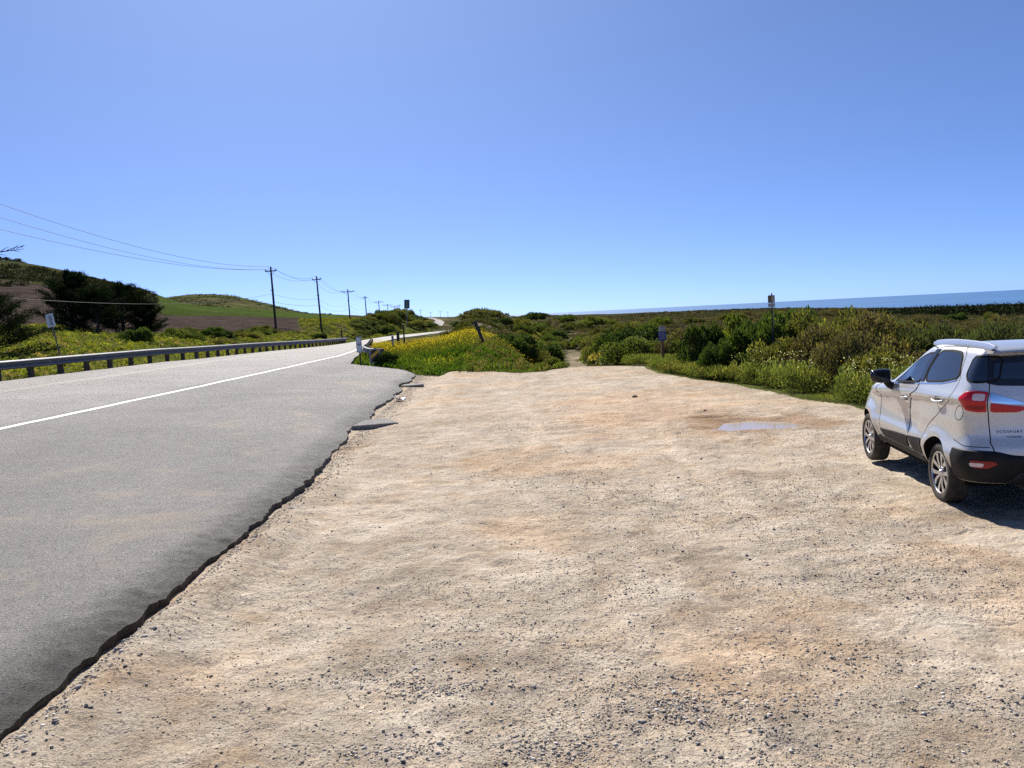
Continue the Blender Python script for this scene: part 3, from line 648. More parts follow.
# dark trees standing against the sea: a far-off wood
n=420; px=rng.uniform(842,1300,n); d=rng.uniform(330,430,n)+(px-842)*.05; x=np.array([bearing(p) for p in px])*d; y=d
hh=np.interp(px,[842,880,930,1024,1300],[1.6,3.0,4.4,5.2,5.5])*rng.uniform(.7,1.1,n)
scatter('treeline',pts(x,y,-.5),hh*.8+1.2,np.array([(.020,.028,.014)])*rng.uniform(.7,1.4,(n,1)),clump_t(9,110,.24,.12,7),'needles',zs=hh)
n=900; px=rng.uniform(640,1060,n); d=rng.uniform(420,1000,n); x=np.array([bearing(p) for p in px])*d; y=d; m=fbm(x,y*.4,60,3,135)>.05; x,y,d=x[m],y[m],d[m]; n=len(x)
scatter('far_bushes',pts(x,y,-.4),rng.uniform(1.5,4,n),np.array([(.035,.042,.022)])*rng.uniform(.7,1.6,(n,1)),clump_t(10,50,.3,.15),'needles',zs=rng.uniform(1.2,2.8,n))
# scrub on the hills
n=9000; d=rng.uniform(190,480,n); b=rng.uniform(bearing(-120),bearing(330),n); x=b*d; y=d
m=((fbm(x,y,35,4,89)>-.05)&~((b>bearing(158))&(d<455)))|((d>455)&(fbm(x,y,40,3,90)>.2)); x,y,d=x[m],y[m],d[m]; n=len(x)
T=np.array([(.040,.046,.022),(.055,.052,.030),(.03,.036,.018)])[rng.integers(0,3,n)]
scatter('hill_scrub',pts(x,y,-.3),rng.uniform(1.0,3.0,n),T,clump_t(4,24,.5,.25),'needles',zs=rng.uniform(.8,2.0,n))
n=900; d=rng.uniform(480,1000,n); b=rng.uniform(bearing(160),bearing(330),n); x=b*d; y=d; m=fbm(x,y,60,4,90)>.02; x,y=x[m],y[m]; n=len(x)
scatter('far_hill_scrub',pts(x,y,-.3),rng.uniform(1.5,4.,n),np.array([(.065,.075,.03)])*rng.uniform(.7,1.3,(n,1)),clump_t(5,20,.5,.25),'needles',zs=rng.uniform(.8,1.8,n))
# ice plant and grass behind the long guardrail
x,y=region(36000,-75,-17,16,215,lambda x,y:(x<Lx(y)-1.1)&(x/y>bearing(-60))&(x>Lx(y)-7-.42*y)&(fbm(x,y,5,3,137)>-.22)&~((y>92)&(x/y<bearing(300))&(x<-30)))
n=len(x); q=sstep(-.1,.3,fbm(x,y,4,3,139))[:,None]; T=(np.array([.15,.165,.035])*(1-q)+q*np.array([.065,.085,.025]))*rng.uniform(.7,1.3,(n,1))
dr=(rng.random(n)<.12); T[dr]=np.array([.21,.165,.085])
scatter('ice_plant',pts(x,y,-.05),rng.uniform(.28,.6,n),T,clump_t(6,20,.4,.2),'leaf',zs=rng.uniform(.2,.5,n)*(1+.3*sstep(22,60,-x)))
x,y=region(9000,-40,-16,10,118,lambda x,y:(x<Lx(y)-.25)&(x>Lx(y)-2.6)); n=len(x)
T=np.array([.17,.18,.045])*rng.uniform(.6,1.3,(n,1)); dr=rng.random(n)<.3; T[dr]=np.array([.26,.21,.11])
scatter('verge_grass',pts(x,y),rng.uniform(.15,.45,n),T,tuft_t(2,9,.05),'grass')
# bank of green plants and yellow flowers at the end of the lot
bankf=lambda x,y:(lot_margin(x,y)<.1)&(x>Rx(y)+.5)&(x<3.2-.9*np.maximum(0,y-42)/10+.0)&(x/y<bearing(540)-.0008*(y-33))
x,y=region(13000,-16,4,33,74,bankf); n=len(x); q=sstep(-.15,.2,fbm(x,y,3,3,141))[:,None]
T=(np.array([.085,.145,.020])*(1-q)+q*np.array([.135,.185,.03]))*rng.uniform(.7,1.3,(n,1)); up_=(sstep(41,50,y)*.8)[:,None]; T=T*(1-up_)+up_*np.array([.19,.18,.035])*rng.uniform(.7,1.25,(n,1))
dryp=(sstep(-2,1.5,x)*(rng.random(n)<.5)).astype(bool); T[dryp]=np.array([.20,.17,.075])*rng.uniform(.7,1.2,(dryp.sum(),1))
scatter('bank_plants',pts(x,y,-.05),rng.uniform(.2,.42,n),T,clump_t(7,34,.42,.2,5,.8),'leaf',zs=rng.uniform(.25,.6,n)*(.7+.5*sstep(36,48,y)))
fx=lambda x,y:bankf(x,y)&(1.1*fbm(x,y,2.6,3,143)+1.0*sstep(41,52,y)-.45*sstep(-5.,-8.5,x)*sstep(52,44,y)>.34+.35*rng.random(np.shape(x)))
x,y=region(26000,-16,4,37,74,fx); n=len(x); zz=Z(x,y)+rng.uniform(.3,.75,n)*(.65+.5*sstep(36,48,y))
C=np.stack([x,y,zz],1); V,F=leaves(C,unit(n)+np.array([0,-.4,.9]),rng.uniform(.03,.075,n),rng.uniform(.03,.065,n))
T=np.repeat(np.array([(.55,.40,.03)])*rng.uniform(.75,1.15,(n,1)),4,axis=0); tag(mesh_np('mustard_flowers',V,F,MT['petal'],tint=T),kind='stuff')
# grass and weeds round the lot
x,y=region(60000,4.9,16,12.5,33,lambda x,y:(lot_margin(x,y)<.12+.25*vn(x*2,y*2,7))&(lot_margin(x,y)>-2.2)&(x>3.4)&(fbm(x,y,1.3,3,161)>-.06)); n=len(x)
mg=-lot_margin(x,y); q=rng.random((n,1)); T=(np.array([.115,.165,.03])*(1-q)+q*np.array([.20,.20,.055]))*rng.uniform(.65,1.3,(n,1)); dr=rng.random(n)<.16; T[dr]=np.array([.30,.25,.14])
gh=(.04+.12*sstep(.1,1.5,mg)*(.55+1.3*np.clip(fbm(x,y,.9,3,163)+.35,0,1)))
scatter('lot_edge_grass',pts(x,y),gh*rng.uniform(.6,1.4,n),T,tuft_t(3,10,.03),'grass')
x,y=region(9000,-7.5,4,32,37.5,lambda x,y:(lot_margin(x,y)<.12)&(lot_margin(x,y)>-1.0)&(x>Rx(y)+.35)&(x<.9)); n=len(x)
scatter('bank_edge_grass',pts(x,y),rng.uniform(.06,.2,n),np.array([.10,.14,.03])*rng.uniform(.7,1.4,(n,1)),tuft_t(4,10,.04),'grass')
wf=lambda x,y:(lot_margin(x,y)<-.35)&(lot_margin(x,y)>-2.3)&(x>5.0)&(y<24.5)&(fbm(x,y,1.6,2,145)>-.28)
x,y=region(3600,5,14,13,24.5,wf); n=len(x); q=rng.random((n,1)); T=(np.array([.10,.135,.035])*(1-q)+q*np.array([.19,.19,.06]))*rng.uniform(.7,1.3,(n,1))
scatter('weeds',pts(x,y),rng.uniform(.2,.42,n),T,clump_t(8,110,.15,.075,7,.7),'leaf',zs=rng.uniform(.25,.85,n))
x,y=region(9000,5,14,13,24.5,lambda x,y:wf(x,y)&(fbm(x,y,1.1,2,147)>.02)); n=len(x); C=np.stack([x,y,Z(x,y)+rng.uniform(.35,.95,n)],1)
V,F=leaves(C,unit(n)+np.array([0,-.3,1.]),rng.uniform(.02,.042,n),rng.uniform(.02,.042,n)); wt=rng.random((n,1)); T=np.where(wt<.75,np.array([[.70,.68,.60]]),np.array([[.62,.50,.08]]))*rng.uniform(.8,1.1,(n,1))
tag(mesh_np('weed_flowers',V,F,MT['petal'],tint=np.repeat(T,4,axis=0)),kind='stuff')
x,y=region(2600,4.6,8,24,34,lambda x,y:(lot_margin(x,y)<-.3)&(lot_margin(x,y)>-3.0)&(x>3.6)); n=len(x); q=rng.random((n,1)); T=(np.array([.12,.17,.035])*(1-q)+q*np.array([.22,.20,.075]))
scatter('tall_weeds',pts(x,y),rng.uniform(.2,.38,n),T*rng.uniform(.7,1.2,(n,1)),clump_t(18,90,.17,.06,6,1.),'leaf',zs=rng.uniform(.2,.6,n))
n=2600; d=rng.uniform(72,106,n); px=rng.uniform(440,506,n); x=np.array([bearing(p) for p in px])*d; y=d; m=fbm(x,y,3.5,3,171)+.012*np.abs(px-476)>-.02; x,y=x[m],y[m]; n=len(x)
scatter('dune_grass',pts(x,y,-.05),rng.uniform(.3,.7,n),np.array([(.095,.10,.032)])*rng.uniform(.6,1.5,(n,1)),clump_t(19,30,.4,.16,5,.8),'leaf',zs=rng.uniform(.2,.6,n))
# ---- loose stones on the lot
def stones():
    bm=bmesh.new(); bmesh.ops.create_icosphere(bm,subdivisions=1,radius=1); TV0=np.array([v.co[:] for v in bm.verts]); TF=np.array([[v.index for v in f.verts] for f in bm.faces],np.int32); bm.free()
    def lay(name,x,y,r):
        n=len(x); k=len(TV0); a=rng.uniform(0,6.28,n); c,s=np.cos(a)[:,None],np.sin(a)[:,None]
        sx=rng.uniform(.6,1.3,(n,1)); sy=rng.uniform(.6,1.3,(n,1)); sz=rng.uniform(.3,.75,(n,1)); J=1+.7*(rng.random((n,k))-.5)
        A=TV0[None,:,0]*sx*J; B=TV0[None,:,1]*sy*J; Cc=TV0[None,:,2]*sz*J; r=r[:,None]
        V=np.stack([(A*c-B*s)*r+x[:,None],(A*s+B*c)*r+y[:,None],Cc*r+(Z(x,y))[:,None]+.18*r],-1).reshape(-1,3)
        F=(TF[None]+(np.arange(n)*k)[:,None,None]).reshape(-1,3).astype(np.int32)
        pal=np.array([(.40,.35,.28),(.48,.42,.34),(.31,.29,.265),(.36,.28,.21),(.16,.15,.14),(.60,.56,.50)]); T=pal[rng.choice(6,n,p=[.26,.22,.2,.14,.1,.08])]*rng.uniform(.8,1.2,(n,1))
        tag(mesh_np(name,V,F,MT['stone'],tint=np.repeat(T,k,axis=0)),kind='stuff')
    n=150000; y=2.6+14*rng.random(n)**1.9; x=rng.uniform(-3.2,1,n)+rng.random(n)*y*.75
    den=fbm(x,y,1.6,3,151)+.5*fbm(x,y,.45,2,153); m=(den>.10+.7*rng.random(n)-.36)&(lot_margin(x,y)>.2)&(pud_r(x,y)>1.2)&(x<y*.66+.5); x,y=x[m],y[m]; n=len(x)
    lay('gravel',x,y,np.exp(rng.normal(math.log(.0034),.4,n)).clip(.0015,.013)*(1+.025*y))
    # the coarser heaps seen near the front
    X=[];Yq=[]
    for cx,cy,rx,ry,k in ((.87,4.35,.30,.25,900),(-.62,4.75,.3,.14,420),(1.45,4.35,.28,.18,320),(2.4,4.3,.6,.3,600),(-.7,4.05,.5,.12,380),(.2,4.0,.35,.12,240),(1.9,4.9,.5,.3,420),(-1.1,5.0,.7,.12,400),(2.75,6.2,.6,.4,350)):
        X.append(rng.normal(cx,rx*.6,k)); Yq.append(rng.normal(cy,ry*.6,k))
    x=np.concatenate(X); y=np.concatenate(Yq); m=lot_margin(x,y)>.2; x,y=x[m],y[m]
    lay('coarse_gravel',x,y,np.exp(rng.normal(math.log(.0060),.35,len(x))).clip(.003,.014))
    n=2600; y=3+27*rng.random(n)**1.5; x=rng.uniform(-3.4,1,n)+rng.random(n)*y*.45; m=(lot_margin(x,y)>.1)&(pud_r(x,y)>1.2); x,y=x[m],y[m]
    lay('pebbles',x,y,np.exp(rng.normal(math.log(.0075),.38,len(x))).clip(.004,.02))
    # crumbs of asphalt along the broken edge
    n=8000; y=3+32*rng.random(n)**1.3; x=Rx(y)+.05+np.abs(rng.normal(0,.22,n)); lay('asphalt_crumbs',x,y,np.exp(rng.normal(math.log(.007),.45,n)).clip(.003,.022))
stones()
# ================================================================== TREES
def cypress(px,d,w,h,seed,label,group=None,color=(.016,.025,.011),lean=0,droop=0.):
    x=bearing(px)*d; z=Z1(x,d)-.1; e=empty('cypress_tree',(x,d,z),0,label,'tree',group)
    r=np.random.default_rng(seed); m=MB(); tips=[]
    m.tube([(0,0,-.3),(.06*h*r.normal(),.05*h*r.normal(),h*.25),(lean*h*.3,0,h*.55),(lean*h*.5,.0,h*.93)],[h*.045,h*.035,h*.022,h*.006],8)
    lb=MB()
    nb=46
    for k in range(nb):
        t=(k+.5)/nb; zz=h*(.05+.93*t); prof=(1-t**1.7)**.8*(.75+.5*r.random()); L=w/2*prof; a=r.uniform(0,6.28)
        c=np.array([lean*h*.5*t,0,zz*.9]); dirv=np.array([math.cos(a),math.sin(a),.28+.5*t-droop*(1-t)]); p1=c+dirv*L*.5; p2=c+dirv*L+np.array([0,0,.06*h])
        lb.tube([tuple(c),tuple(p1),tuple(p2)],[h*.010,h*.006,h*.002],5)
        for u in np.linspace(.25,1.05,7): tips.append((c+(p2-c)*u,dirv,.9-.35*u))
    for k in range(10): tips.append((np.array([lean*h*.5,0,h*(.86+.014*k)])+r.normal(size=3)*.05,np.array([0,0,1.]),.4))
    C=[];N=[]
    per=90
    for p,dv,s in tips:
        q=r.normal(size=(per,3))*np.array([.075*w,.075*w,.035*h])*s; 
        al=r.random((per,1))*.16*w; C.append(p+q+dv*al); N.append(np.tile(dv,(per,1))+unit(per)*.55+np.array([0,0,.35]))
    C=np.concatenate(C); N=np.concatenate(N); C[:,2]=np.maximum(C[:,2],.05)
    n=len(C); V,F=leaves(C,N,.034*h*r.uniform(.5,1.5,n),.012*h*r.uniform(.5,1.4,n)); T=np.repeat(np.array([color])*r.uniform(.5,1.6,(n,1)),4,axis=0)
    m.build('trunk',MT['bark'],e,smooth=60); lb.build('limb',MT['bark'],e,fix=False); mesh_np('crown',V,F,MT['needles'],e,tint=T)
    return e
GC='dark cypress trees beyond the guardrail'
cypress(72,84,4.8,5.6,1,'dark cypress with a pointed top, behind the white sign post',GC)
cypress(124,88,5.6,5.1,2,'broad dark cypress at the right end of the cypress clump',GC)
cypress(97,82,4.8,4.2,3,'lower dark cypress filling the middle of the cypress clump',GC)
cypress(148,90,3.2,3.7,6,'low spreading dark cypress touching the ploughed field at the right',GC)
cypress(-6,41,3.8,2.9,4,'nearest dark cypress with drooping boughs, cut by the left edge of the photo',GC,droop=.25)
def bare_tree():
    d=33; x=bearing(-75)*d; z=Z1(x,d)-.1; e=empty('bare_tree',(x,d,z),0,'bare tree whose leafless branch tip pokes in at the left edge of the photo','tree')
    tx=bearing(33)*d-x; tz=5.72-z
    m=MB(); m.tube([(0,0,-.2),(.1,0,1.8),(-.1,.1,3.6),(.3,0,5.1)],[.19,.15,.11,.07],8); m.build('trunk',MT['bark'],e,smooth=60)
    b=MB(); b.tube([(.25,0,4.9),(tx*.35,0,tz*.93),(tx*.7,.05,tz*.985),(tx,.0,tz+.02)],[.06,.045,.03,.008],6)
    for u,dx,dz in ((.62,.4,.16),(.72,.45,-.10),(.78,.3,.20),(.84,.4,.14),(.88,.3,-.1),(.93,.25,.12),(.97,.12,.10),(.7,.25,.22),(.9,.18,.17)):
        px_,pz=tx*u,tz*(.93+.09*(u-.35)/.65); b.tube([(px_,0,pz),(px_+dx*.5,.05,pz+dz*.6),(px_+dx,.1,pz+dz)],[.018,.012,.004],5)
    b.tube([(.3,0,5.0),(-.6,.4,6.2),(-1.3,.5,7.3)],[.06,.04,.01],6); b.tube([(.0,0,3.8),(-.9,-.5,5.0),(-1.6,-.6,6.0)],[.05,.03,.01],6)
    b.build('branch',MT['bark'],e,smooth=60)
bare_tree()
# ================================================================== ROADSIDE THINGS
WBEAM=[(0,.155),(.035,.145),(.078,.11),(.078,.075),(.03,.035),(.01,.0),(.03,-.035),(.078,-.075),(.078,-.11),(.035,-.145),(0,-.155),(-.006,-.155),(.028,-.14),(.07,-.108),(.07,-.078),(.022,-.035),(.002,0),(.022,.035),(.07,.078),(.07,.108),(.028,.14),(-.006,.155)]
def path_along(pts,step):
    pts=[np.array(p,float) for p in pts]; seg=[np.linalg.norm(b-a) for a,b in zip(pts,pts[1:])]; L=np.concatenate([[0],np.cumsum(seg)])
    n=max(2,int(L[-1]/step)); s=np.linspace(0,L[-1],n+1); P=np.array(pts)
    return np.stack([np.interp(s,L,P[:,k]) for k in range(P.shape[1])],1)
def guardrail(xf,y0,y1,side,label,group=None,zoff=0.):
    """side=+1: traffic face towards +x"""
    yy=np.linspace(y0,y1,60); P=[(xf(y),y) for y in yy]; Q=path_along(P,1.905)
    def gz(x,y): return float(zroad(np.array(x),np.array(y)))-.04+zoff
    e=empty('guardrail',(Q[0][0],Q[0][1],gz(*Q[0])),0,label,'guardrail',group); o=np.array([Q[0][0],Q[0][1],gz(*Q[0])])
    m=MB(); prof=[(side*a+side*.02,b) for a,b in WBEAM]
    path=[(x-o[0],y-o[1],gz(x,y)+.55-o[2]) for x,y in path_along(P,.95)]
    m.sweep(path,prof)
    # lap joints: short bolted overlaps
    b=m.build('beam',MT['galvanised'],e,smooth=40)
    lap=MB()
    for k in range(2,len(path)-2,4):
        lap.sweep([tuple(np.array(path[k])*(1-t)+np.array(path[k+1])*t) for t in (.0,.17,.34)],[(side*(a+.023)+.002*side,bb*1.01) for a,bb in WBEAM])
    lap.build('splice',MT['galvanised'],b,smooth=40)
    for k,(x,y) in enumerate(Q):
        t=Q[min(k+1,len(Q)-1)]-Q[max(k-1,0)]; rot=Matrix.Rotation(-math.atan2(t[0],t[1]),3,'Z')
        p=MB(); c=np.array([x,y,gz(x,y)])-o; off=rot@Vector((-side*.16,0,0)); tilt=rot@Matrix.Rotation(R_(random.uniform(-1.5,1.5)),3,'X')
        p.box((c[0]+off.x,c[1]+off.y,c[2]+.11),(.15,.20,1.22),tilt,bev=.008)
        off=rot@Vector((-side*.035,0,0)); p.box((c[0]+off.x,c[1]+off.y,c[2]+.55),(.095,.145,.34),rot,bev=.006)
        p.build('post',MT['wood_post'],e)
    return e
guardrail(lambda y:Lx(y)-.12,9,107,1,'long galvanised guardrail on wooden posts along the far left side of the road')
def rail2(y): return np.interp(y,[40.2,43,47,53,62,75],[-6.35,-7.35,-8.3,-9.1,-10.5,-12.55])
guardrail(rail2,40.2,74,-1,'short guardrail curving along the right road edge behind the striped board',zoff=.08)
def post_thing(name,x,y,h,r,mt,label,cat,lean=(0,0),sq=False,z=None,group=None):
    z=Z1(x,y) if z is None else z; e=empty(name,(x,y,z),0,label,cat,group); e.rotation_euler=(R_(lean[0]),R_(lean[1]),0); m=MB()
    return e
def sign(px,d,h,label,panels,post=.032,postmat='dark_metal',rz=0.,lean=(0,0),zadj=0.,name='road_sign',xy=None,group=None):
    """panels: list of (name, width, height, centre height, face material, thickness)"""
    x,y=(bearing(px)*d,d) if xy is None else xy; z=Z1(x,y)-.03+zadj
    e=empty(name,(x,y,z),0,label,'sign',group); e.rotation_euler=(R_(lean[0]),R_(lean[1]),R_(rz))
    m=MB(); m.box((0,.02,h/2-.15),(post*2,post*1.4,h+.3),bev=.004); m.build('post',MT[postmat],e)
    for nm,w,hh,zc,fm,bk in panels:
        p=MB(); p.box((0,-.018,zc),(w,.012,hh),bev=.003); q=p.build(nm,MT[fm],e)
        b=MB()
        for s in (-1,1): b.tube([(0,-.026,zc+s*hh*.36),(0,-.0245,zc+s*hh*.36)],.012,6); 
        b.build('bolt',MT['galvanised'],q)
    return e
# white paddle marker at the mouth of the pull-out
e=sign(358,40.4,1.45,'white paddle shaped road marker on a dark post at the end of the asphalt',[('panel',.27,.76,1.12,'sign_grey',0)],postmat='wood_post',lean=(0,-1))
m=MB(); m.box((0,-.03,1.32),(.20,.006,.28)); m.box((0,-.03,.93),(.20,.006,.30)); m.build('reflective_sheet',MT['sign_white'],e)
# striped hazard board on the rail end
def hazard():
    px,d=373,39.6; x=bearing(px)*d; z=Z1(x,d); e=empty('hazard_board',(x,d,z),0,'yellow and black striped hazard board on the end of the short guardrail','sign'); e.rotation_euler=(0,0,R_(8))
    m=MB(); m.box((0,.03,.35),(.09,.09,1.2),bev=.006); m.build('post',MT['wood_post'],e)
    w,h,zc=.52,.70,.58; p=MB(); p.box((0,-.03,zc),(w,.014,h),bev=.003); b=p.build('panel',MT['sign_grey'],e)
    # diagonal stripes clipped to the inner rectangle
    iw,ih=w-.12,h-.09; st={'sign_yellow':MB(),'sign_black':MB()}
    def clip(poly,a,bq,cq):
        out=[]
        for i in range(len(poly)):
            P,Q=poly[i],poly[(i+1)%len(poly)]; fp=a*P[0]+bq*P[1]-cq; fq=a*Q[0]+bq*Q[1]-cq
            if fp>=0: out.append(P)
            if fp*fq<0: t=fp/(fp-fq); out.append((P[0]+(Q[0]-P[0])*t,P[1]+(Q[1]-P[1])*t))
        return out
    sw=.15
    for k in range(-5,6):
        poly=[(-iw/2,-ih/2),(iw/2,-ih/2),(iw/2,ih/2),(-iw/2,ih/2)]
        n=(-.64,.77); poly=clip(poly,n[0],n[1],k*sw) ; poly=clip(poly,-n[0],-n[1],-(k+1)*sw) if len(poly)>2 else poly
        if len(poly)>2:
            V=[(u,-.0405,zc+v) for u,v in poly]; st['sign_yellow' if k%2==0 else 'sign_black'].add(V,[tuple(range(len(V)))])
    st['sign_yellow'].build('yellow_stripe',MT['sign_yellow'],b,fix=False); st['sign_black'].build('black_stripe',MT['sign_black'],b,fix=False)
hazard()
# left sign behind the long guardrail, turned nearly away
e=sign(61,33,2.55,'white sign on a thin post behind the long guardrail, before the cypress trees',[('panel',.36,.52,2.28,'sign_white',0)],post=.022,postmat='galvanised',rz=-12,lean=(0,-10))
m=MB(); m.box((.02,-.026,2.28),(.13,.004,.40)); m.build('dark_band',MT['sign_grey'],e)
# grey green sign on the bank top
e=sign(406.5,208,5.9,'grey green back of a tall road sign above the bank bushes left of the road',[('panel',1.35,2.2,5.4,'sign_green',0)],post=.09,postmat='sign_grey',lean=(0,3.5))
# right of the lot
e=sign(661.5,30.6,1.62,'small dark blue notice sign with a pale top plate on a brown post',[('notice_plate',.30,.33,1.20,'sign_blue',0),('top_plate',.24,.17,1.475,'sign_grey',0)],postmat='sign_brown',post=.045,lean=(0,-.5))
m=MB()
for k,(w_,zz) in enumerate(((.20,1.30),(.23,1.24),(.16,1.18),(.21,1.12))): m.box((0,-.0262,zz),(w_,.003,.018))
m.build('printed_lines',MT['sign_grey'],e)
e=sign(772,26.6,2.66,'narrow brown and tan sign plate on a tall grey post above the shrubs',[('upper_plate',.22,.24,2.48,'sign_tan',0),('lower_plate',.22,.115,2.285,'sign_back',0)],post=.02,postmat='dark_metal',lean=(0,-.3),rz=-35)
m=MB(); m.box((-.05,-.0262,2.48),(.10,.003,.225)); m.build('brown_strip',MT['sign_brown'],e)
# posts standing beside the short guardrail
def stake(px,d,h,w,mt,label,lean=(0,0),cat='post',name='marker_post',xy=None,z=None):
    x=bearing(px)*d; zz=Z1(x,d); e=MB(); e.box((0,0,h/2-.15),(w,w,h+.3),bev=w*.12); o=e.build(name,MT[mt],None); o.location=(x,d,zz); o.rotation_euler=(R_(lean[0]),R_(lean[1]),0); return tag(o,label,cat)
stake(391.5,62,1.3,.16,'sign_grey','pale grey marker post, leftmost of the three by the road bend')
stake(397,66,1.6,.22,'wood_post','thick dark wooden post, middle one of the three by the road bend')
stake(403,58,2.1,.10,'wood_post','tall thin dark post, rightmost of the three by the road bend')
stake(341,104,2.0,.16,'wood_post','dark fence post on the yellow grass slope left of the road')
def leaning_post():
    d=46; px=484.5; x=bearing(px)*d; z=Z1(x,d); e=empty('fence_post',(x,d,z),0,'dark wooden post leaning left out of the yellow flowers','post'); e.rotation_euler=(R_(-6),R_(-20),0)
    m=MB(); m.tube([(0,0,-.4),(0,0,.6),(.01,0,1.3),(0,.0,1.62)],[.105,.10,.098,.09],10); m.build('post',MT['wood_post'],e,smooth=40)
    m=MB(); m.box((-.02,0,1.60),(.25,.2,.14),Matrix.Rotation(R_(8),3,'Y'),bev=.03); m.build('cap',MT['wood_post'],e)
leaning_post()
# ---- power line
POLES=[]
def pole(px,d,ztop,xarm=True,lean=0.,label='',small=False,armw=1.7,px_top=None):
    x=bearing(px)*d; zb=Z1(x,d)-.3; h=ztop-zb; e=empty('utility_pole',(x,d,zb),0,label,'utility pole','wooden utility poles in a row along the left of the road')
    e.rotation_euler=(0,R_(lean),R_(-2)); m=MB(); m.tube([(0,0,0),(0,0,h*.5),(0,0,h)],[.17,.145,.11],8); m.build('pole',MT['pole_wood'],e,smooth=50)
    top=Vector((math.sin(R_(lean))*h,0,math.cos(R_(lean))*h))+Vector((x,d,zb))
    if xarm:
        a=MB(); a.box((0,-.12,h-.55),(armw,.11,.14),bev=.01); arm=a.build('crossarm',MT['pole_wood'],e)
        b=MB()
        for s in (-.92,.92): b.lathe([(.0,.02),(.05,.02),(.075,.07),(.04,.10),(.075,.14),(.05,.19),(.02,.22),(0,.22)],'z',(s*armw/2,-.12,h-.50),10)
        b.build('insulator',MT['insulator'],arm,smooth=40)
        b=MB()
        for s in (-1,1): b.tube([(s*armw*.36,-.13,h-.6),(0,-.13,h-1.15)],.02,5)
        b.build('brace',MT['dark_metal'],e)
    if not small:
        b=MB(); b.box((0,-.16,h*.62),(.16,.12,.5),bev=.02); b.box((0,-.15,h*.66),(.5,.06,.08)); b.build('bracket',MT['dark_metal'],e)
    POLES.append((top,armw)); return e
pole(275.9,110,10.05,True,-.8,'nearest utility pole, tallest in the row, left of the guardrail',armw=1.5)
pole(321.2,138,10.15,True,-1.6,'second utility pole of the row, leaning slightly left',armw=1.5)
pole(350.3,190,9.85,True,-.8,'third utility pole with a wide level crossarm',armw=3.)
pole(367.,240,9.75,True,-1.,'fourth utility pole, narrow top, above the bank bushes',armw=1.2)
pole(380,300,9.7,True,-.3,'fifth utility pole with a crossarm above the bank bushes',armw=3,small=True)
pole(388.5,360,9.6,True,0,'sixth utility pole with a crossarm, left of the grey green sign',armw=4.2,small=True)
pole(395,415,9.7,True,0,'seventh utility pole, carrying one end of the shared crossbeam',armw=4,small=True)
pole(400.,470,11.2,True,0,'eighth utility pole, taller thin top right beside the grey green sign',armw=3,small=True)
pole(421,640,9.8,True,0,'distant utility pole right of the grey green sign',armw=3,small=True)
pole(431,800,9.0,True,0,'very distant utility pole above the far stretch of road',armw=3,small=True)
pole(440.5,800,9.4,True,0,'very distant utility pole between the far road and the dune',armw=3,small=True)
pole(448,900,9.2,True,0,'most distant utility pole, at the left foot of the dune',armw=3,small=True)
PREV=Vector((-30.5,17,14.7))
e=empty('utility_pole',(PREV.x,PREV.y,Z1(PREV.x,PREV.y)-.3),0,'utility pole past the left edge of the photo','utility pole','wooden utility poles in a row along the left of the road'); hh=PREV.z-e.location.z
m=MB(); m.tube([(0,0,0),(0,0,hh)],[.18,.12],8); m.build('pole',MT['pole_wood'],e,smooth=50); m=MB(); m.box((0,-.12,hh-.5),(1.5,.11,.14)); m.build('crossarm',MT['pole_wood'],e)
def wire(name,pts,sag,r,label,group):
    m=MB()
    P=[]
    for (a,b),sg in zip(zip(pts,pts[1:]),sag):
        n=24
        for k in range(n+(1 if b is pts[-1] else 0)):
            t=k/n; q=a.lerp(b,t); q.z-=sg*4*t*(1-t); P.append(q)
    m.tube(P,r,4,cap=False); o=m.build(name,MT['wire'],None,fix=False); return tag(o,label,'cable',group)
GW='power wires running along the pole row'
def tops(off,dz,n=8):
    L=[]
    for k,(t,aw) in enumerate(POLES[:n]): L.append(Vector((t.x+off*aw*.46,t.y-.12,t.z+dz)))
    return L
sg=[2.3,.9,1.3,1.2,1.2,1.2,1.2,1.2]
wire('power_line',[PREV+Vector((.0,0,.05))]+tops(0,.02),[2.7]+sg[1:],.017,'topmost power wire, tied to the pole tops',GW)
wire('power_line',[PREV+Vector((-.65,0,-.85))]+tops(-1,-.3),[2.6]+sg[1:],.016,'middle power wire, on the left crossarm ends',GW)
wire('power_line',[PREV+Vector((.65,0,-3.3))]+tops(1,-.3),[2.2]+sg[1:],.016,'lowest of the three upper power wires, on the right crossarm ends',GW)
def low(dz,n=8): return [Vector((t.x,t.y-.2,z)) for (t,aw),z in zip(POLES[:n],[6.5+dz,6.4+dz,6.4+dz,6.4+dz,6.4+dz,6.4,6.4,6.4])]
wire('phone_line',[Vector((-31,17,6.8))]+low(0),[2.0,.35,.9,1,1,1,1,1],.014,'lower telephone cable crossing in front of the cypress trees','phone cables on the pole row')
wire('phone_line',low(-1.0),[.3,.8,1,1,1,1,1],.017,'lowest cable strung between the first utility poles','phone cables on the pole row')
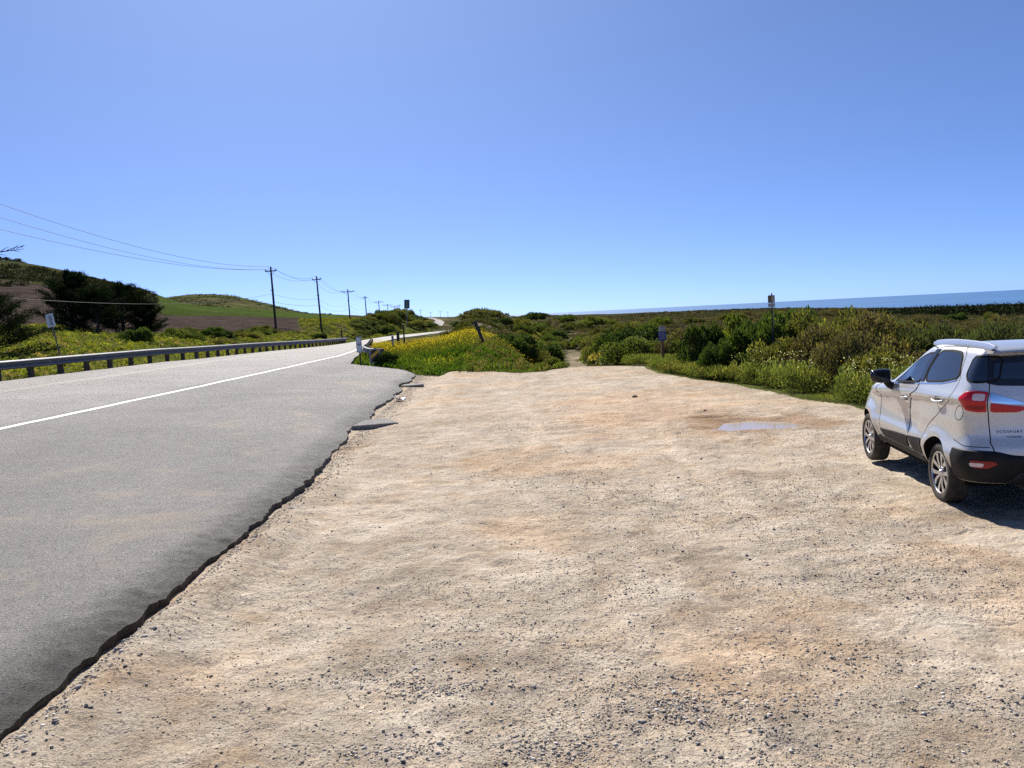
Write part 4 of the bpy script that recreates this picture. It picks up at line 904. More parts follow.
# ---- broken asphalt slabs and a scrap of litter
def slab(x,y,outline,th,rz,label,tilt=(0,0)):
    z=Z1(x,y); V=[];n=len(outline); r=random.Random(int(x*100+y*10)); O=[]
    for k in range(n):
        a=outline[k]; b=outline[(k+1)%n]
        for t in (0,.25,.5,.75): O.append((a[0]+(b[0]-a[0])*t+r.uniform(-.015,.015),a[1]+(b[1]-a[1])*t+r.uniform(-.015,.015)))
    n=len(O); V=[(u*1.0,v*1.0,-.03) for u,v in O]+[(u*.99,v*.99,th-.012) for u,v in O]+[(u*.95,v*.95,th) for u,v in O]
    F=[tuple(range(n))[::-1],tuple(2*n+k for k in range(n))]+[(k,(k+1)%n,n+(k+1)%n,n+k) for k in range(n)]+[(n+k,n+(k+1)%n,2*n+(k+1)%n,2*n+k) for k in range(n)]
    o=mesh_np('asphalt_slab',V,F,MT['asphalt'],tint=np.ones((len(V),3))); o.location=(x,y,z); o.rotation_euler=(R_(tilt[0]),R_(tilt[1]),R_(rz))
    return tag(o,label,'asphalt slab','broken asphalt slabs at the pavement edge')
slab(-3.05,18.2,[(-.4,-.6),(.55,-.38),(.5,-.22),(.1,.6),(-.3,.3)],.13,0,'large triangular slab of broken asphalt at the pavement edge')
slab(-3.45,29.2,[(-.35,-.4),(.3,-.3),(.35,.2),(-.15,.45),(-.4,.2)],.07,10,'small pale slab of broken asphalt near the far end of the pavement edge')
def paper():
    r=random.Random(4); V=[];n=6
    for i in range(n):
        for j in range(4):
            V.append((i*.07-.18+r.uniform(-.015,.015),j*.06-.09+r.uniform(-.015,.015),.03+.05*math.sin(i*1.3+j)+r.uniform(0,.04)+(.10 if i==0 else 0)))
    F=[(i*4+j,i*4+j+4,i*4+j+5,i*4+j+1) for i in range(n-1) for j in range(3)]
    o=mesh_np('paper_scrap',V,F,MT['paper'],smooth=True); sm=o.modifiers.new('thick','SOLIDIFY'); sm.thickness=.004
    x,y=-3.25,24.0; o.location=(x,y,Z1(x,y)+.02); o.rotation_euler=(0,0,.4); o.scale=(.85,.85,.85); tag(o,'crumpled white scrap of paper lying by the broken pavement edge','litter')
paper()
def rock(x,y,r,label,col=(.2,.18,.16)):
    bm=bmesh.new(); bmesh.ops.create_icosphere(bm,subdivisions=3,radius=r); rr=random.Random(int(x*1000)); ph=rr.uniform(0,9)
    for v in bm.verts:
        c=v.co/r; n=float(fbm(np.array([c.x*1.7+ph]),np.array([c.y*1.7+c.z*2.1]),1.,3,5)[0]); v.co*=1+.5*n; v.co.z*=.6
    me=bpy.data.meshes.new('stone'); bm.to_mesh(me); n=len(me.vertices); bm.free(); me.materials.append(MT['stone']); at=me.attributes.new('tint','FLOAT_COLOR','POINT'); at.data.foreach_set('color',np.tile(np.array([*col,1],np.float32),n))
    o=bpy.data.objects.new('stone',me); COL.objects.link(o); o.location=(x,y,Z1(x,y)+r*.2); tag(o,label,'stone')
rock(3.1,21.0,.065,'dark stone lying alone on the tan ground left of the puddle',(.22,.17,.12))
rock(4.02,17.3,.035,'small dark stone on the far rim of the puddle',(.06,.055,.05))
# ================================================================== CAR
CAR=empty('parked_car',(5.324,8.563,0),-.1339,'silver compact suv parked at the right on the dirt, seen from behind its left side','car')
_zt=[.33,.40,.48,.56,.62,.70,.80,.90,1.00,1.06,1.10,1.14,1.20,1.30,1.40,1.50,1.56,1.60,1.640,1.662,1.672]
_w =[.78,.83,.862,.890,.892,.872,.864,.868,.876,.880,.876,.866,.842,.808,.772,.726,.698,.678,.645,.585,.36]
_yf=[3.18,3.27,3.31,3.325,3.325,3.32,3.30,3.26,3.14,2.90,2.55,2.18,1.97,1.74,1.51,1.27,1.13,1.03,.90,.66,.4]
_yr=[-.70,-.76,-.79,-.80,-.80,-.795,-.765,-.755,-.75,-.748,-.745,-.74,-.732,-.714,-.692,-.664,-.648,-.635,-.61,-.50,-.2]
_P,_Q=8.,3.0
_th=np.linspace(0,2*np.pi,8001); _sy=np.sign(np.cos(_th))*np.abs(np.cos(_th))**np.where(np.cos(_th)>0,2/9.,2/26.); _sx=np.sign(np.sin(_th))*np.abs(np.sin(_th))**(2/_Q)
_s=np.concatenate([[0],np.cumsum(np.hypot(np.diff(_sx*.88),np.diff(_sy*2.05)))]); PER=_s[-1]
def _base(u):
    u=np.mod(u,PER); return np.interp(u,_s,_sx),np.interp(u,_s,_sy)
def cs(t,z): return np.interp(z,_zt,t)
_sm=np.linspace(.3,1.69,1400)
def _smooth(t):
    v=np.interp(_sm,_zt,t); k=np.exp(-(np.linspace(-2,2,41))**2); k/=k.sum(); pad=np.concatenate([np.full(20,v[0])+(np.arange(20)-20)*(v[1]-v[0]),v,np.full(20,v[-1])]); return np.convolve(pad,k,'valid')
_W,_F,_RR=_smooth(_w),_smooth(_yf),_smooth(_yr)
def crease(y): return 1.13-.065*(y)        # height of the shoulder line
def body(u,z):
    """point of the body shell: u runs round the car, z up"""
    u=np.asarray(u,float); z=np.asarray(z,float); sx,sy=_base(u)
    yf=np.interp(z,_sm,_F); yr=np.interp(z,_sm,_RR); ym=(yf+yr)/2; hl=(yf-yr)/2; y=ym+sy*hl
    zz=z-(crease(np.clip(y,-.7,2.4))-1.06)*np.exp(-((z-1.05)/.16)**2)*.9
    w=np.interp(zz,_sm,_W)
    w=w*(1-.05*sstep(2.75,3.35,y))*(1-.13*sstep(2.15,3.25,y)*sstep(.72,1.02,z))*(1-.05*sstep(.35,-.75,y)*sstep(.5,.8,z))*(1-.03*sstep(.9,1.3,y)*sstep(1.1,1.3,z))
    fl=0
    for wy in (0,2.519):
        r=np.hypot(y-wy,z-.33); fl=fl+.022*np.exp(-((r-.40)/.085)**2)*sstep(1.0,.8,z)
    fl=fl-.014*np.exp(-((z-.80)/.10)**2)*sstep(.42,.65,y)*sstep(2.1,1.85,y)
    cz=crease(np.clip(y,-.7,2.4))-.012; fl=fl-.022*sstep(cz+.006,cz-.024,z)*sstep(cz-.24,cz-.05,z)*sstep(2.7,2.3,y)*sstep(-.72,-.45,y)
    fl=fl*np.abs(sx)**2
    x=sx*(w+fl)
    # bonnet: crown and slight slope are in the outline; rounded tail and nose in plan
    y=y-np.sign(sy)*.04*np.abs(sy)**6*(np.abs(sx)**2)
    y=np.where(sy<0,y+.03*(x/.85)**2*sstep(-.2,-.8,sy),y-.16*(x/.85)**2*sstep(.2,.9,sy))
    return np.stack([x,y,z+0*x],-1)
def u_side(y,z,left=True):
    uu=np.linspace(PER*.5,PER,1500) if left else np.linspace(0,PER*.5,1500)
    P=body(uu,np.full_like(uu,z)); a=np.where(np.abs(P[:,0])>.3*np.abs(P[:,0]).max(),P[:,1],1e9 if False else P[:,1]); i=np.argmin(np.abs(P[:,1]-y)+10*(np.abs(P[:,0])<.35*np.abs(P[:,0]).max())); return uu[i]
def u_rear(x,z):
    uu=np.linspace(PER*.25,PER*.75,3000); P=body(uu,np.full_like(uu,z)); i=np.argmin(np.abs(P[:,0]-x)+10*(P[:,1]>np.interp(z,_sm,_RR)+.32)); return uu[i]
def u_front(x,z):
    uu=np.linspace(-PER*.25,PER*.25,3000); P=body(uu,np.full_like(uu,z)); i=np.argmin(np.abs(P[:,0]-x)+10*(P[:,1]<np.interp(z,_sm,_F)-.6)); return uu[i]
def offs(u,z,o):
    e=.004; P=body(u,z); a=body(u+e,z)-body(u-e,z); b=body(u,z+e)-body(u,z-e); n=np.cross(a,b); n/=np.linalg.norm(n,axis=-1,keepdims=True)+1e-12
    c=P.copy(); c[...,2]-=1.0; c[...,1]-=1.2; sg=np.sign((n*c).sum(-1,keepdims=True)); return P+n*sg*np.asarray(o)[...,None]
def roundpoly(L,r=.28,it=2):
    L=[np.array(p,float) for p in L]
    for _ in range(it):
        out=[]
        for i in range(len(L)):
            a,b=L[i],L[(i+1)%len(L)]; out+= [a*(1-r)+b*r,a*r+b*(1-r)]
        L=out
    return np.array(L)
def dens(L,step=.03):
    out=[]
    for i in range(len(L)):
        a,b=L[i],L[(i+1)%len(L)]; n=max(1,int(np.linalg.norm(b-a)/step)); out+=[a+(b-a)*t for t in np.arange(n)/n]
    return np.array(out)
def panel(name,L,o,m,parent,r=.12,it=2,th=.006,rings=(.93,.8,.6,.4,.2),edge=True):
    """L: closed outline in (u,z) on the body; laid o metres proud of the body"""
    L=dens(roundpoly(L,r,it) if it else np.array(L,float)); c=L.mean(0); n=len(L); V=[];F=[]; rows=[]
    def row(s,oo): rows.append(offs(c[0]+(L[:,0]-c[0])*s,c[1]+(L[:,1]-c[1])*s,np.full(n,oo)))
    if edge: row(1.,o-th); row(.996,o-.0012); row(.985,o)
    else: row(1.,o)
    for s in rings: row(s,o)
    V=np.concatenate(rows+[offs(c[:1],c[1:],np.array([o]))]); k=len(rows)
    for j in range(k-1):
        for i in range(n): F.append((j*n+i,j*n+(i+1)%n,(j+1)*n+(i+1)%n,(j+1)*n+i))
    for i in range(n): F.append(((k-1)*n+i,(k-1)*n+(i+1)%n,k*n))
    mb=MB(); mb.add(V,F); ob=mb.build(name,MT[m],parent,smooth=50); return ob
def ring(name,L,o,m,parent,wd=.03,r=.12,it=2,out=.004):
    """a band along the outline, wd wide inside it"""
    L=dens(roundpoly(L,r,it)); c=L.mean(0); n=len(L); T=np.roll(L,-1,0)-np.roll(L,1,0); T/=np.linalg.norm(T,axis=1,keepdims=True); N=np.stack([T[:,1],-T[:,0]],1)
    if ((c-L)*N).sum()<0: N=-N
    rows=[]
    for s,oo in ((-out,o-.006),(-out,o),(wd,o),(wd,o-.012)):
        q=L+N*s; rows.append(offs(q[:,0],q[:,1],np.full(n,oo)))
    V=np.concatenate(rows); F=[(j*n+i,j*n+(i+1)%n,(j+1)*n+(i+1)%n,(j+1)*n+i) for j in range(3) for i in range(n)]
    mb=MB(); mb.add(V,F); return mb.build(name,MT[m],parent,smooth=50)
def ribbon(mb,L,wd,o):
    L=np.array(L,float); D=[]
    for a,b in zip(L,L[1:]):
        n=max(1,int(np.linalg.norm(b-a)/.025)); D+=[a+(b-a)*t for t in np.arange(n)/n]
    D=np.array(D+[L[-1]]); n=len(D); T=np.gradient(D,axis=0); T/=np.linalg.norm(T,axis=1,keepdims=True)+1e-9; N=np.stack([T[:,1],-T[:,0]],1)
    rows=[]
    for s,oo in ((-wd/2,o-.004),(-wd/2,o),(wd/2,o),(wd/2,o-.004)):
        q=D+N*s; rows.append(offs(q[:,0],q[:,1],np.full(n,oo)))
    V=np.concatenate(rows); F=[(j*n+i,j*n+i+1,(j+1)*n+i+1,(j+1)*n+i) for j in range(3) for i in range(n-1)]; mb.add(V,F)
def inside(poly,P):
    x,y=P[:,0],P[:,1]; c=np.zeros(len(P),bool); n=len(poly); j=n-1
    for i in range(n):
        xi,yi=poly[i]; xj,yj=poly[j]; c^=((yi>y)!=(yj>y))&(x<(xj-xi)*(y-yi)/(yj-yi+1e-12)+xi); j=i
    return c
def S(L,left): return [(u_side(y,z,left),z) for y,z in L]
W_FRONT=[(1.45,1.175),(1.26,1.275),(1.01,1.41),(.81,1.505),(.67,1.548),(.52,1.565),(.545,1.47),(.60,1.235),(1.05,1.20)]
W_REAR=[(.375,1.59),(.10,1.605),(-.13,1.598),(-.20,1.55),(-.30,1.385),(-.26,1.34),(.0,1.29),(.475,1.25)]
W_TRI=[(1.72,1.165),(1.585,1.165),(1.545,1.20),(1.60,1.215)]
W_QTR=[(-.465,1.575),(-.60,1.575),(-.655,1.345),(-.60,1.325),(-.50,1.335),(-.435,1.40),(-.43,1.54)]
D_FRONT=[(1.86,1.12),(1.93,.95),(1.93,.60),(1.86,.44),(.93,.44),(.86,.60),(.84,1.0),(.62,1.205),(.49,1.615),(.72,1.625),(1.0,1.55),(1.45,1.29),(1.70,1.17)]
D_REAR=[(.46,1.625),(.60,1.20),(.82,1.0),(.845,.60),(.80,.44),(.44,.44),(.41,.62),(.30,.78),(.05,.93),(-.17,1.08),(-.34,1.33),(-.25,1.58),(-.15,1.65),(.1,1.65)]
def build_car():
    # ---- shell
    nu=300; zs=np.unique(np.concatenate([np.linspace(.33,1.1,34),np.linspace(1.1,1.6,30),np.linspace(1.6,1.672,14)])); us=np.arange(nu)/nu*PER
    U,Zg=np.meshgrid(us,zs); P=body(U,Zg); nz=len(zs); V=P.reshape(-1,3)
    F=[(j*nu+i,j*nu+(i+1)%nu,(j+1)*nu+(i+1)%nu,(j+1)*nu+i) for j in range(nz-1) for i in range(nu)]
    # caps
    cb=len(V); V=np.concatenate([V,[[0,1.25,.33],[0,.2,1.678]]]); F+=[((i+1)%nu,i,cb) for i in range(nu)]; F+=[((nz-1)*nu+i,(nz-1)*nu+(i+1)%nu,cb+1) for i in range(nu)]
    mb=MB(); mb.add(V,F); sh=mb.build('body',MT['paint'],CAR)
    sh.data.materials.append(MT['well'])
    # wheel wells: cut with four drums
    cutters=[]
    for wy in (0,2.519):
        for sx in (-1,1):
            m=MB(); m.lathe([(0,-.2),(.375,-.2),(.375,.2),(0,.2)],'x',(sx*.80,wy,.335),48); c=m.build('drum',MT['well'],CAR); cutters.append(c)
            b=sh.modifiers.new('cut','BOOLEAN'); b.object=c; b.operation='DIFFERENCE'; b.solver='EXACT'; b.material_mode='TRANSFER'
    bpy.context.view_layer.update(); dg=bpy.context.evaluated_depsgraph_get(); me=bpy.data.meshes.new_from_object(sh.evaluated_get(dg)); sh.modifiers.clear(); old=sh.data; sh.data=me; bpy.data.meshes.remove(old)
    for c in cutters: bpy.data.objects.remove(c)
    # window openings
    bm=bmesh.new(); bm.from_mesh(me); polys=[]
    polys=[]
    for left in (True,False):
        for Wn in (W_FRONT,W_REAR,W_QTR,W_TRI): polys.append((left,np.array(Wn)))
    kill=[]
    for f in bm.faces:
        c=f.calc_center_median()
        if abs(c.x)>.45 and c.z>1.1 and -.68<c.y<1.8:
            for left,Wn in polys:
                if left==(c.x<0):
                    q=Wn.mean(0)+(Wn-Wn.mean(0))*.93
                    if inside(q,np.array([[c.y,c.z]]))[0]: kill.append(f); break
        elif abs(c.x)<.60 and 1.17<c.z<1.57 and c.y>.9: kill.append(f)
        elif abs(c.x)<.56 and 1.33<c.z<1.55 and c.y<-.5: kill.append(f)
    bmesh.ops.delete(bm,geom=list(set(kill)),context='FACES'); bm.to_mesh(me); bm.free()
    me.polygons.foreach_set('use_smooth',np.ones(len(me.polygons),bool)); me.set_sharp_from_angle(angle=R_(38))
    seams=MB()
    for left in (True,False):
        sx=-1 if left else 1
        # ---- doors, each with its window and handle
        for nm,D,Wn,hy,gl in (('front_door',D_FRONT,W_FRONT,1.02,'glass_front'),('rear_door',D_REAR,W_REAR,.02,'glass_tint')):
            d=bpy.data.objects.new('door',None); COL.objects.link(d); d.parent=CAR
            DL=S(D,left); L=roundpoly(DL,.1,2); ribbon(seams,np.concatenate([L,L[:1]]),.008,.0015)
            g=panel('window',S(Wn,left),.004,gl,d,r=.14)
            ring('window_seal',S(Wn,left),.0075,'rubber_seal',d,wd=.012,r=.14,out=.008)
            hz=crease(hy)-.022+(.0 if nm=='rear_door' else -.01)
            hb=MB(); ps=[]
            for k in range(9):
                t=k/8; yy=hy+.11-.22*t; q=offs(np.array([u_side(yy,hz,left)]),np.array([hz]),np.array([.012+.026*math.sin(math.pi*t)**.5]))[0]; ps.append(q)
            hb.tube(ps,[.008,.013,.015,.015,.015,.015,.015,.013,.008],8); hb.build('handle',MT['paint'],d,smooth=60)
            cup=panel('handle_recess',[(u_side(hy+.09,hz-.04,left),hz-.045),(u_side(hy-.07,hz-.04,left),hz-.045),(u_side(hy-.08,hz,left),hz+.012),(u_side(hy+.09,hz,left),hz+.012)],.0016,'rim_dark',d,r=.22,th=.002)
            kp=MB(); ch=[(u_side(a,b,left),b+.022) for a,b in ((hy+.085,hz),(hy-.06,hz+.004))]; ribbon(kp,ch,.010,.004); kp.build('chrome_strip',MT['chrome'],d,smooth=60)
            low={'front_door':[(1.93,.535),(1.86,.44),(.93,.44),(.865,.595),(1.3,.575)],'rear_door':[(.84,.60),(.80,.44),(.44,.44),(.415,.63),(.6,.615)]}[nm]
            panel('lower_cladding',S(low,left),.010,'plastic',d,r=.08,th=.012)
        # belt line chrome, pillars in black
        ch=MB(); ribbon(ch,S([(1.52,1.158),(1.05,1.183),(.6,1.218)],left),.013,.006); ribbon(ch,S([(.59,1.220),(.47,1.232),(0,1.272),(-.27,1.325)],left),.013,.006); ch.build('belt_trim',MT['chrome'],CAR,smooth=60)
        panel('door_pillar',S([(.50,1.60),(.395,1.605),(.495,1.25),(.585,1.24)],left),.009,'gloss_black',CAR,r=.05,th=.008)
        panel('corner_window',S(W_TRI,left),.004,'gloss_black',CAR,r=.1)
        panel('quarter_window',S(W_QTR,left),.004,'glass_tint',CAR,r=.14); ring('quarter_seal',S(W_QTR,left),.0075,'rubber_seal',CAR,wd=.012,r=.14,out=.008)
        # ---- sill, wheel arch and bumper plastics
        panel('sill',S([(2.10,.345),(2.10,.42),(1.95,.435),(.42,.435),(.40,.345)],left),.012,'plastic',CAR,r=.06,th=.02)
        # fuel flap on the near side
        if left:
            a=np.linspace(0,2*math.pi,25); ribbon(seams,[(u_side(-.43+.075*math.cos(t),1.01,left),1.015+.075*math.sin(t)) for t in a],.006,.0015)
        # hatch shut line and bumper line
        ribbon(seams,[(u_rear(sx*q,z),z) for q,z in ((.585,1.60),(.60,1.45),(.615,1.30),(.632,1.20),(.635,.95),(.63,.74),(.60,.63))],.010,.002)
        ribbon(seams,[(u_side(-.36,.735,left),.735),(u_side(-.55,.70,left),.70),(u_rear(sx*.70,.70),.70),(u_rear(sx*.64,.70),.70)],.007,.0015)
        # ---- tail lamp: body side and hatch side
        lamp=bpy.data.objects.new('tail_lamp',None); COL.objects.link(lamp); lamp.parent=CAR
        ub=u_rear(sx*.647,1.18)
        L=[(u_side(-.475,1.165,left),1.165),(u_side(-.545,1.232,left),1.232),(u_rear(sx*.71,1.245),1.246),(ub,1.236),(ub,1.04),(u_rear(sx*.73,1.04),1.04),(u_side(-.555,1.06,left),1.053)]
        panel('outer_lens',L,.014,'red_lens',lamp,r=.10,th=.016)
        Li=[(u_rear(sx*.76,1.16),1.155),(u_rear(sx*.765,1.18),1.218),(u_rear(sx*.668,1.18),1.218),(u_rear(sx*.668,1.16),1.15)]; panel('inner_lens',Li,.0165,'clear_lens',lamp,r=.15,th=.004)
        Lb=[(u_rear(sx*.80,1.10),1.105),(u_rear(sx*.668,1.10),1.105),(u_rear(sx*.668,1.07),1.065),(u_rear(sx*.77,1.07),1.065)]; panel('dark_lens',Lb,.0165,'red_lens_dark',lamp,r=.15,th=.004)
        panel('hatch_lens',[(u_rear(sx*.622,1.05),1.04),(u_rear(sx*.622,1.14),1.13),(u_rear(sx*.46,1.12),1.11),(u_rear(sx*.33,1.1),1.095),(u_rear(sx*.31,1.07),1.072),(u_rear(sx*.40,1.05),1.04)],.012,'red_lens',lamp,r=.10,th=.014)
        panel('hatch_trim',[(u_rear(sx*.618,1.14),1.137),(u_rear(sx*.618,1.22),1.227),(u_rear(sx*.45,1.17),1.172),(u_rear(sx*.30,1.12),1.115),(u_rear(sx*.45,1.12),1.118)],.010,'chrome',lamp,r=.08,th=.012)
        # bumper reflector
        rf=panel('reflector',[(u_side(-.645,.56,left),.575),(u_rear(sx*.60,.55),.57),(u_rear(sx*.58,.54),.545),(u_rear(sx*.66,.5),.50),(u_side(-.655,.5,left),.505)],.026,'red_lens_dark',CAR,r=.12,th=.012)
        panel('clear_reflector',[(u_rear(sx*.80,.55),.555),(u_rear(sx*.69,.55),.553),(u_rear(sx*.70,.52),.515),(u_rear(sx*.79,.52),.518)],.029,'clear_lens',rf,r=.15,th=.004)
        # ---- head lamp
        fw=lambda q,z:u_front(q,z)+(PER if sx<0 else 0)
        hl=panel('head_lamp',[(fw(sx*.42,.98),.96),(fw(sx*.60,1.0),1.01),(u_side(2.80,1.04,left),1.045),(u_side(2.84,.98,left),.985),(fw(sx*.70,.9),.90),(fw(sx*.46,.89),.89)],.008,'glass_screen',CAR,r=.12,th=.010)
        panel('fog_lamp',[(u_front(sx*.58,.56),.60),(u_front(sx*.74,.56),.60),(u_front(sx*.74,.5),.52),(u_front(sx*.60,.5),.50)],.010,'rim_dark',CAR,r=.2,th=.010)
        # ---- mirror
        mr=bpy.data.objects.new('side_mirror',None); COL.objects.link(mr); mr.parent=CAR
        bm=bmesh.new(); bmesh.ops.create_cube(bm,size=1); bmesh.ops.subdivide_edges(bm,edges=bm.edges[:],cuts=5,use_grid_fill=True)
        for v in bm.verts:
            c=v.co.copy(); n=c.normalized()*.56; c=c.lerp(n,.55); tp=(c.x+.5)
            v.co=Vector((sx*(.885+ .245*tp), 1.46-.04*tp+c.y*.13*(1-.25*tp), 1.235+.012*tp+c.z*.185*(1-.22*tp)))
        me2=bpy.data.meshes.new('housing'); bm.to_mesh(me2); bm.free(); me2.materials.append(MT['gloss_black']); me2.polygons.foreach_set('use_smooth',np.ones(len(me2.polygons),bool)); h=bpy.data.objects.new('housing',me2); COL.objects.link(h); h.parent=mr
        am=MB(); am.tube([(sx*.835,1.47,1.10),(sx*.90,1.46,1.13),(sx*.955,1.45,1.19)],[.05,.045,.04],10); am.build('arm',MT['plastic'],mr,smooth=60)
        gm=MB(); gm.box((sx*1.01,1.388,1.24),(.185,.006,.125),bev=.002); gm.build('mirror_glass',MT['gloss_black'],mr)
        # ---- roof rail
        rm=MB(); xs_=[]; 
        for k in range(15):
            t=k/14; yy=.86-1.56*t; zz=1.672+.040*math.sin(math.pi*t)**.4; xs_.append((sx*(.592-.05*(t-.5)**2),yy,zz-.020*(1-t)**3+.004*t**4))
        
        V=[]
        for k,q in enumerate(xs_):
            for a_,b_ in ((-.017,0),(-.010,.010),(.010,.010),(.017,0),(.018,-.06),(-.018,-.06)): V.append((q[0]+a_,q[1],q[2]+b_*(1 if b_>0 or 0<k<14 else .3)))
        rm.add(V,[(i*6+j,i*6+(j+1)%6,(i+1)*6+(j+1)%6,(i+1)*6+j) for i in range(14) for j in range(6)]+[tuple(range(6)),tuple(14*6+j for j in range(6))]); rm.build('roof_rail',MT['rail_silver'],CAR,smooth=40)
        # ---- wheels
        for wy in (0,2.519): wheel(sx,wy)
    # shared across the middle
    # bonnet, cowl and roof joints
    for sx in (-1,1): ribbon(seams,[(u_front(sx*.70,1.02)+(PER if sx<0 else 0),1.02)]+[(u_side(y,z,sx<0),z) for y,z in ((2.75,1.06),(2.4,1.095),(2.15,1.125))],.008,.002)
    seams.build('panel_seam',MT['seam'],CAR,fix=True)
    # rear bumper plastics as a band round the tail
    m=MB(); uu=np.linspace(u_side(-.40,.5,False),u_side(-.40,.5,True),160); rows=[]
    for z,o in ((.335,-.005),(.35,.014),(.45,.018),(.58,.018),(.655,.016),(.668,.004),(.668,-.01)):
        dz=.045*np.exp(-((uu-PER/2)/.55)**8)*(1 if z>.6 else 0)
        rows.append(offs(uu,np.full_like(uu,z)-dz,np.full_like(uu,o)))
    n=len(uu); V=np.concatenate(rows); F=[(j*n+i,j*n+i+1,(j+1)*n+i+1,(j+1)*n+i) for j in range(len(rows)-1) for i in range(n-1)]; m.add(V,F); bp=m.build('rear_bumper',MT['plastic'],CAR,smooth=45)
    panel('skid_plate',[(u_rear(-.50,.36),.345),(u_rear(-.38,.46),.47),(u_rear(.38,.46),.47),(u_rear(.50,.36),.345)],.024,'rim_dark',bp,r=.06,th=.012,rings=(.9,.75,.6,.45,.3,.15))
    # front bumper lower and grille
    m=MB(); uu=np.linspace(u_side(2.93,.5,True)-PER,u_side(2.93,.5,False),120); rows=[]
    for z,o in ((.335,-.005),(.35,.012),(.45,.015),(.50,.012),(.50,-.01)): rows.append(offs(uu,np.full_like(uu,z),np.full_like(uu,o)))
    n=len(uu); V=np.concatenate(rows); F=[(j*n+i,j*n+i+1,(j+1)*n+i+1,(j+1)*n+i) for j in range(len(rows)-1) for i in range(n-1)]; m.add(V,F); m.build('front_bumper',MT['plastic'],CAR,smooth=45)
    gr=panel('grille',[(u_front(-.40,.6),.62),(u_front(-.46,.8),.82),(u_front(-.38,.92),.90),(u_front(.38,.92),.90),(u_front(.46,.8),.82),(u_front(.40,.6),.62)],.010,'gloss_black',CAR,r=.1,th=.012)
    m=MB()
    for z in (.67,.73,.79,.85): ribbon(m,[(u_front(q,z),z) for q in np.linspace(-.40,.40,9)],.014,.016)
    m.build('grille_bar',MT['chrome'],gr,smooth=50)
    # windscreen, rear window
    ws=[(u_front(q,z),z) for q,z in ((-.62,1.165),(-.58,1.35),(-.50,1.565),(0,1.585),(.50,1.565),(.58,1.35),(.62,1.165),(0,1.15))]
    panel('windscreen',ws,.004,'glass_screen',CAR,r=.08,rings=(.95,.85,.7,.55,.4,.25,.12)); ring('windscreen_seal',ws,.0075,'rubber_seal',CAR,wd=.04,r=.08,out=.01)
    rw=[(u_rear(q,z),z) for q,z in ((-.592,1.565),(-.612,1.44),(-.628,1.325),(-.55,1.305),(0,1.285),(.55,1.305),(.628,1.325),(.612,1.44),(.592,1.565),(0,1.585))]
    panel('rear_window',rw,.004,'glass_tint',CAR,r=.05,rings=(.95,.85,.7,.55,.4,.25,.12)); ring('rear_window_seal',rw,.007,'gloss_black',CAR,wd=.06,r=.05,out=.008)
    # spoiler over the hatch
    m=MB(); xs_=np.linspace(-.60,.60,25); V=[]
    for x in xs_:
        k=.05*(x/.6)**2; 
        for y,z in ((-.40,1.652),(-.62,1.640),(-.735,1.622),(-.745,1.606),(-.62,1.592),(-.50,1.60)): V.append((x,y+k,z+.022-.014*(x/.6)**2))
    F=[(i*6+j,i*6+(j+1)%6,(i+1)*6+(j+1)%6,(i+1)*6+j) for i in range(24) for j in range(6)]+[tuple(range(6)),tuple(24*6+j for j in range(6))][:2]; m.add(V,F); sp=m.build('spoiler',MT['paint'],CAR,smooth=50)
    m=MB(); m.box((0,-.742,1.63),(.30,.012,.014),bev=.004); m.build('brake_light',MT['red_lens_dark'],sp)
    # badge writing on the hatch
    def text(name,body_,size,x0,zc,mt,sp=1.2):
        cu=bpy.data.curves.new('t','FONT'); cu.body=body_; cu.size=size; cu.extrude=.0022; cu.space_character=sp
        t=bpy.data.objects.new('t',cu); COL.objects.link(t); bpy.context.view_layer.update(); me=bpy.data.meshes.new_from_object(t.evaluated_get(bpy.context.evaluated_depsgraph_get())); bpy.data.objects.remove(t)
        co_=np.zeros(len(me.vertices)*3); me.vertices.foreach_get('co',co_); co_=co_.reshape(-1,3)
        u0=u_rear(x0,zc); u=u0-co_[:,0]; z=zc+co_[:,1]; P=offs(u,z,.004+co_[:,2]); me.vertices.foreach_set('co',P.ravel().astype(np.float32)); me.update(); me.materials.append(MT[mt])
        o=bpy.data.objects.new(name,me); COL.objects.link(o); o.parent=CAR; return o
    text('badge','ECOSPORT',.034,-.575,.842,'rim_dark',1.5); text('badge','TITANIUM',.023,-.50,.796,'rim_dark',1.4)
    # oval emblem and plate recess on the hatch (plain)
    m=MB(); ribbon(m,[(u_rear(q,1.12),1.12) for q in np.linspace(-.30,.30,20)],.035,.016); m.build('hatch_garnish',MT['chrome'],CAR,smooth=50)
    pl=panel('number_plate',[(u_rear(-.16,.9),.86),(u_rear(-.16,1.),1.01),(u_rear(.16,1.),1.01),(u_rear(.16,.9),.86)],.012,'sign_white',CAR,r=.03,th=.012)
    # floor and cabin
    m=MB(); m.box((0,1.25,.30),(1.45,3.3,.10),bev=.03); m.box((0,1.25,.62),(1.15,3.4,.02)); m.build('underbody',MT['well'],CAR)
    m=MB(); m.tube([(-.30,-.68,.29),(-.30,-.2,.30)],.03,8); m.build('exhaust',MT['dark_metal'],CAR,smooth=60)
    def seat(x,y,w,nm='seat'):
        m=MB(); m.box((x,y,.76),(w,.50,.16),bev=.05); m.box((x,y-.30,1.06),(w*.94,.14,.62),Matrix.Rotation(R_(14),3,'X'),bev=.05); s=m.build(nm,MT['seat'],CAR,smooth=50)
        for hx in ((x,) if w<.7 else (x-.4,x,x+.4)):
            h=MB(); h.box((hx,y-.40,1.44),(.25,.10,.18),bev=.04); h.build('headrest',MT['seat'],s,smooth=50)
    seat(-.36,1.10,.50); seat(.36,1.10,.50); seat(0,.18,1.2,'rear_seat')
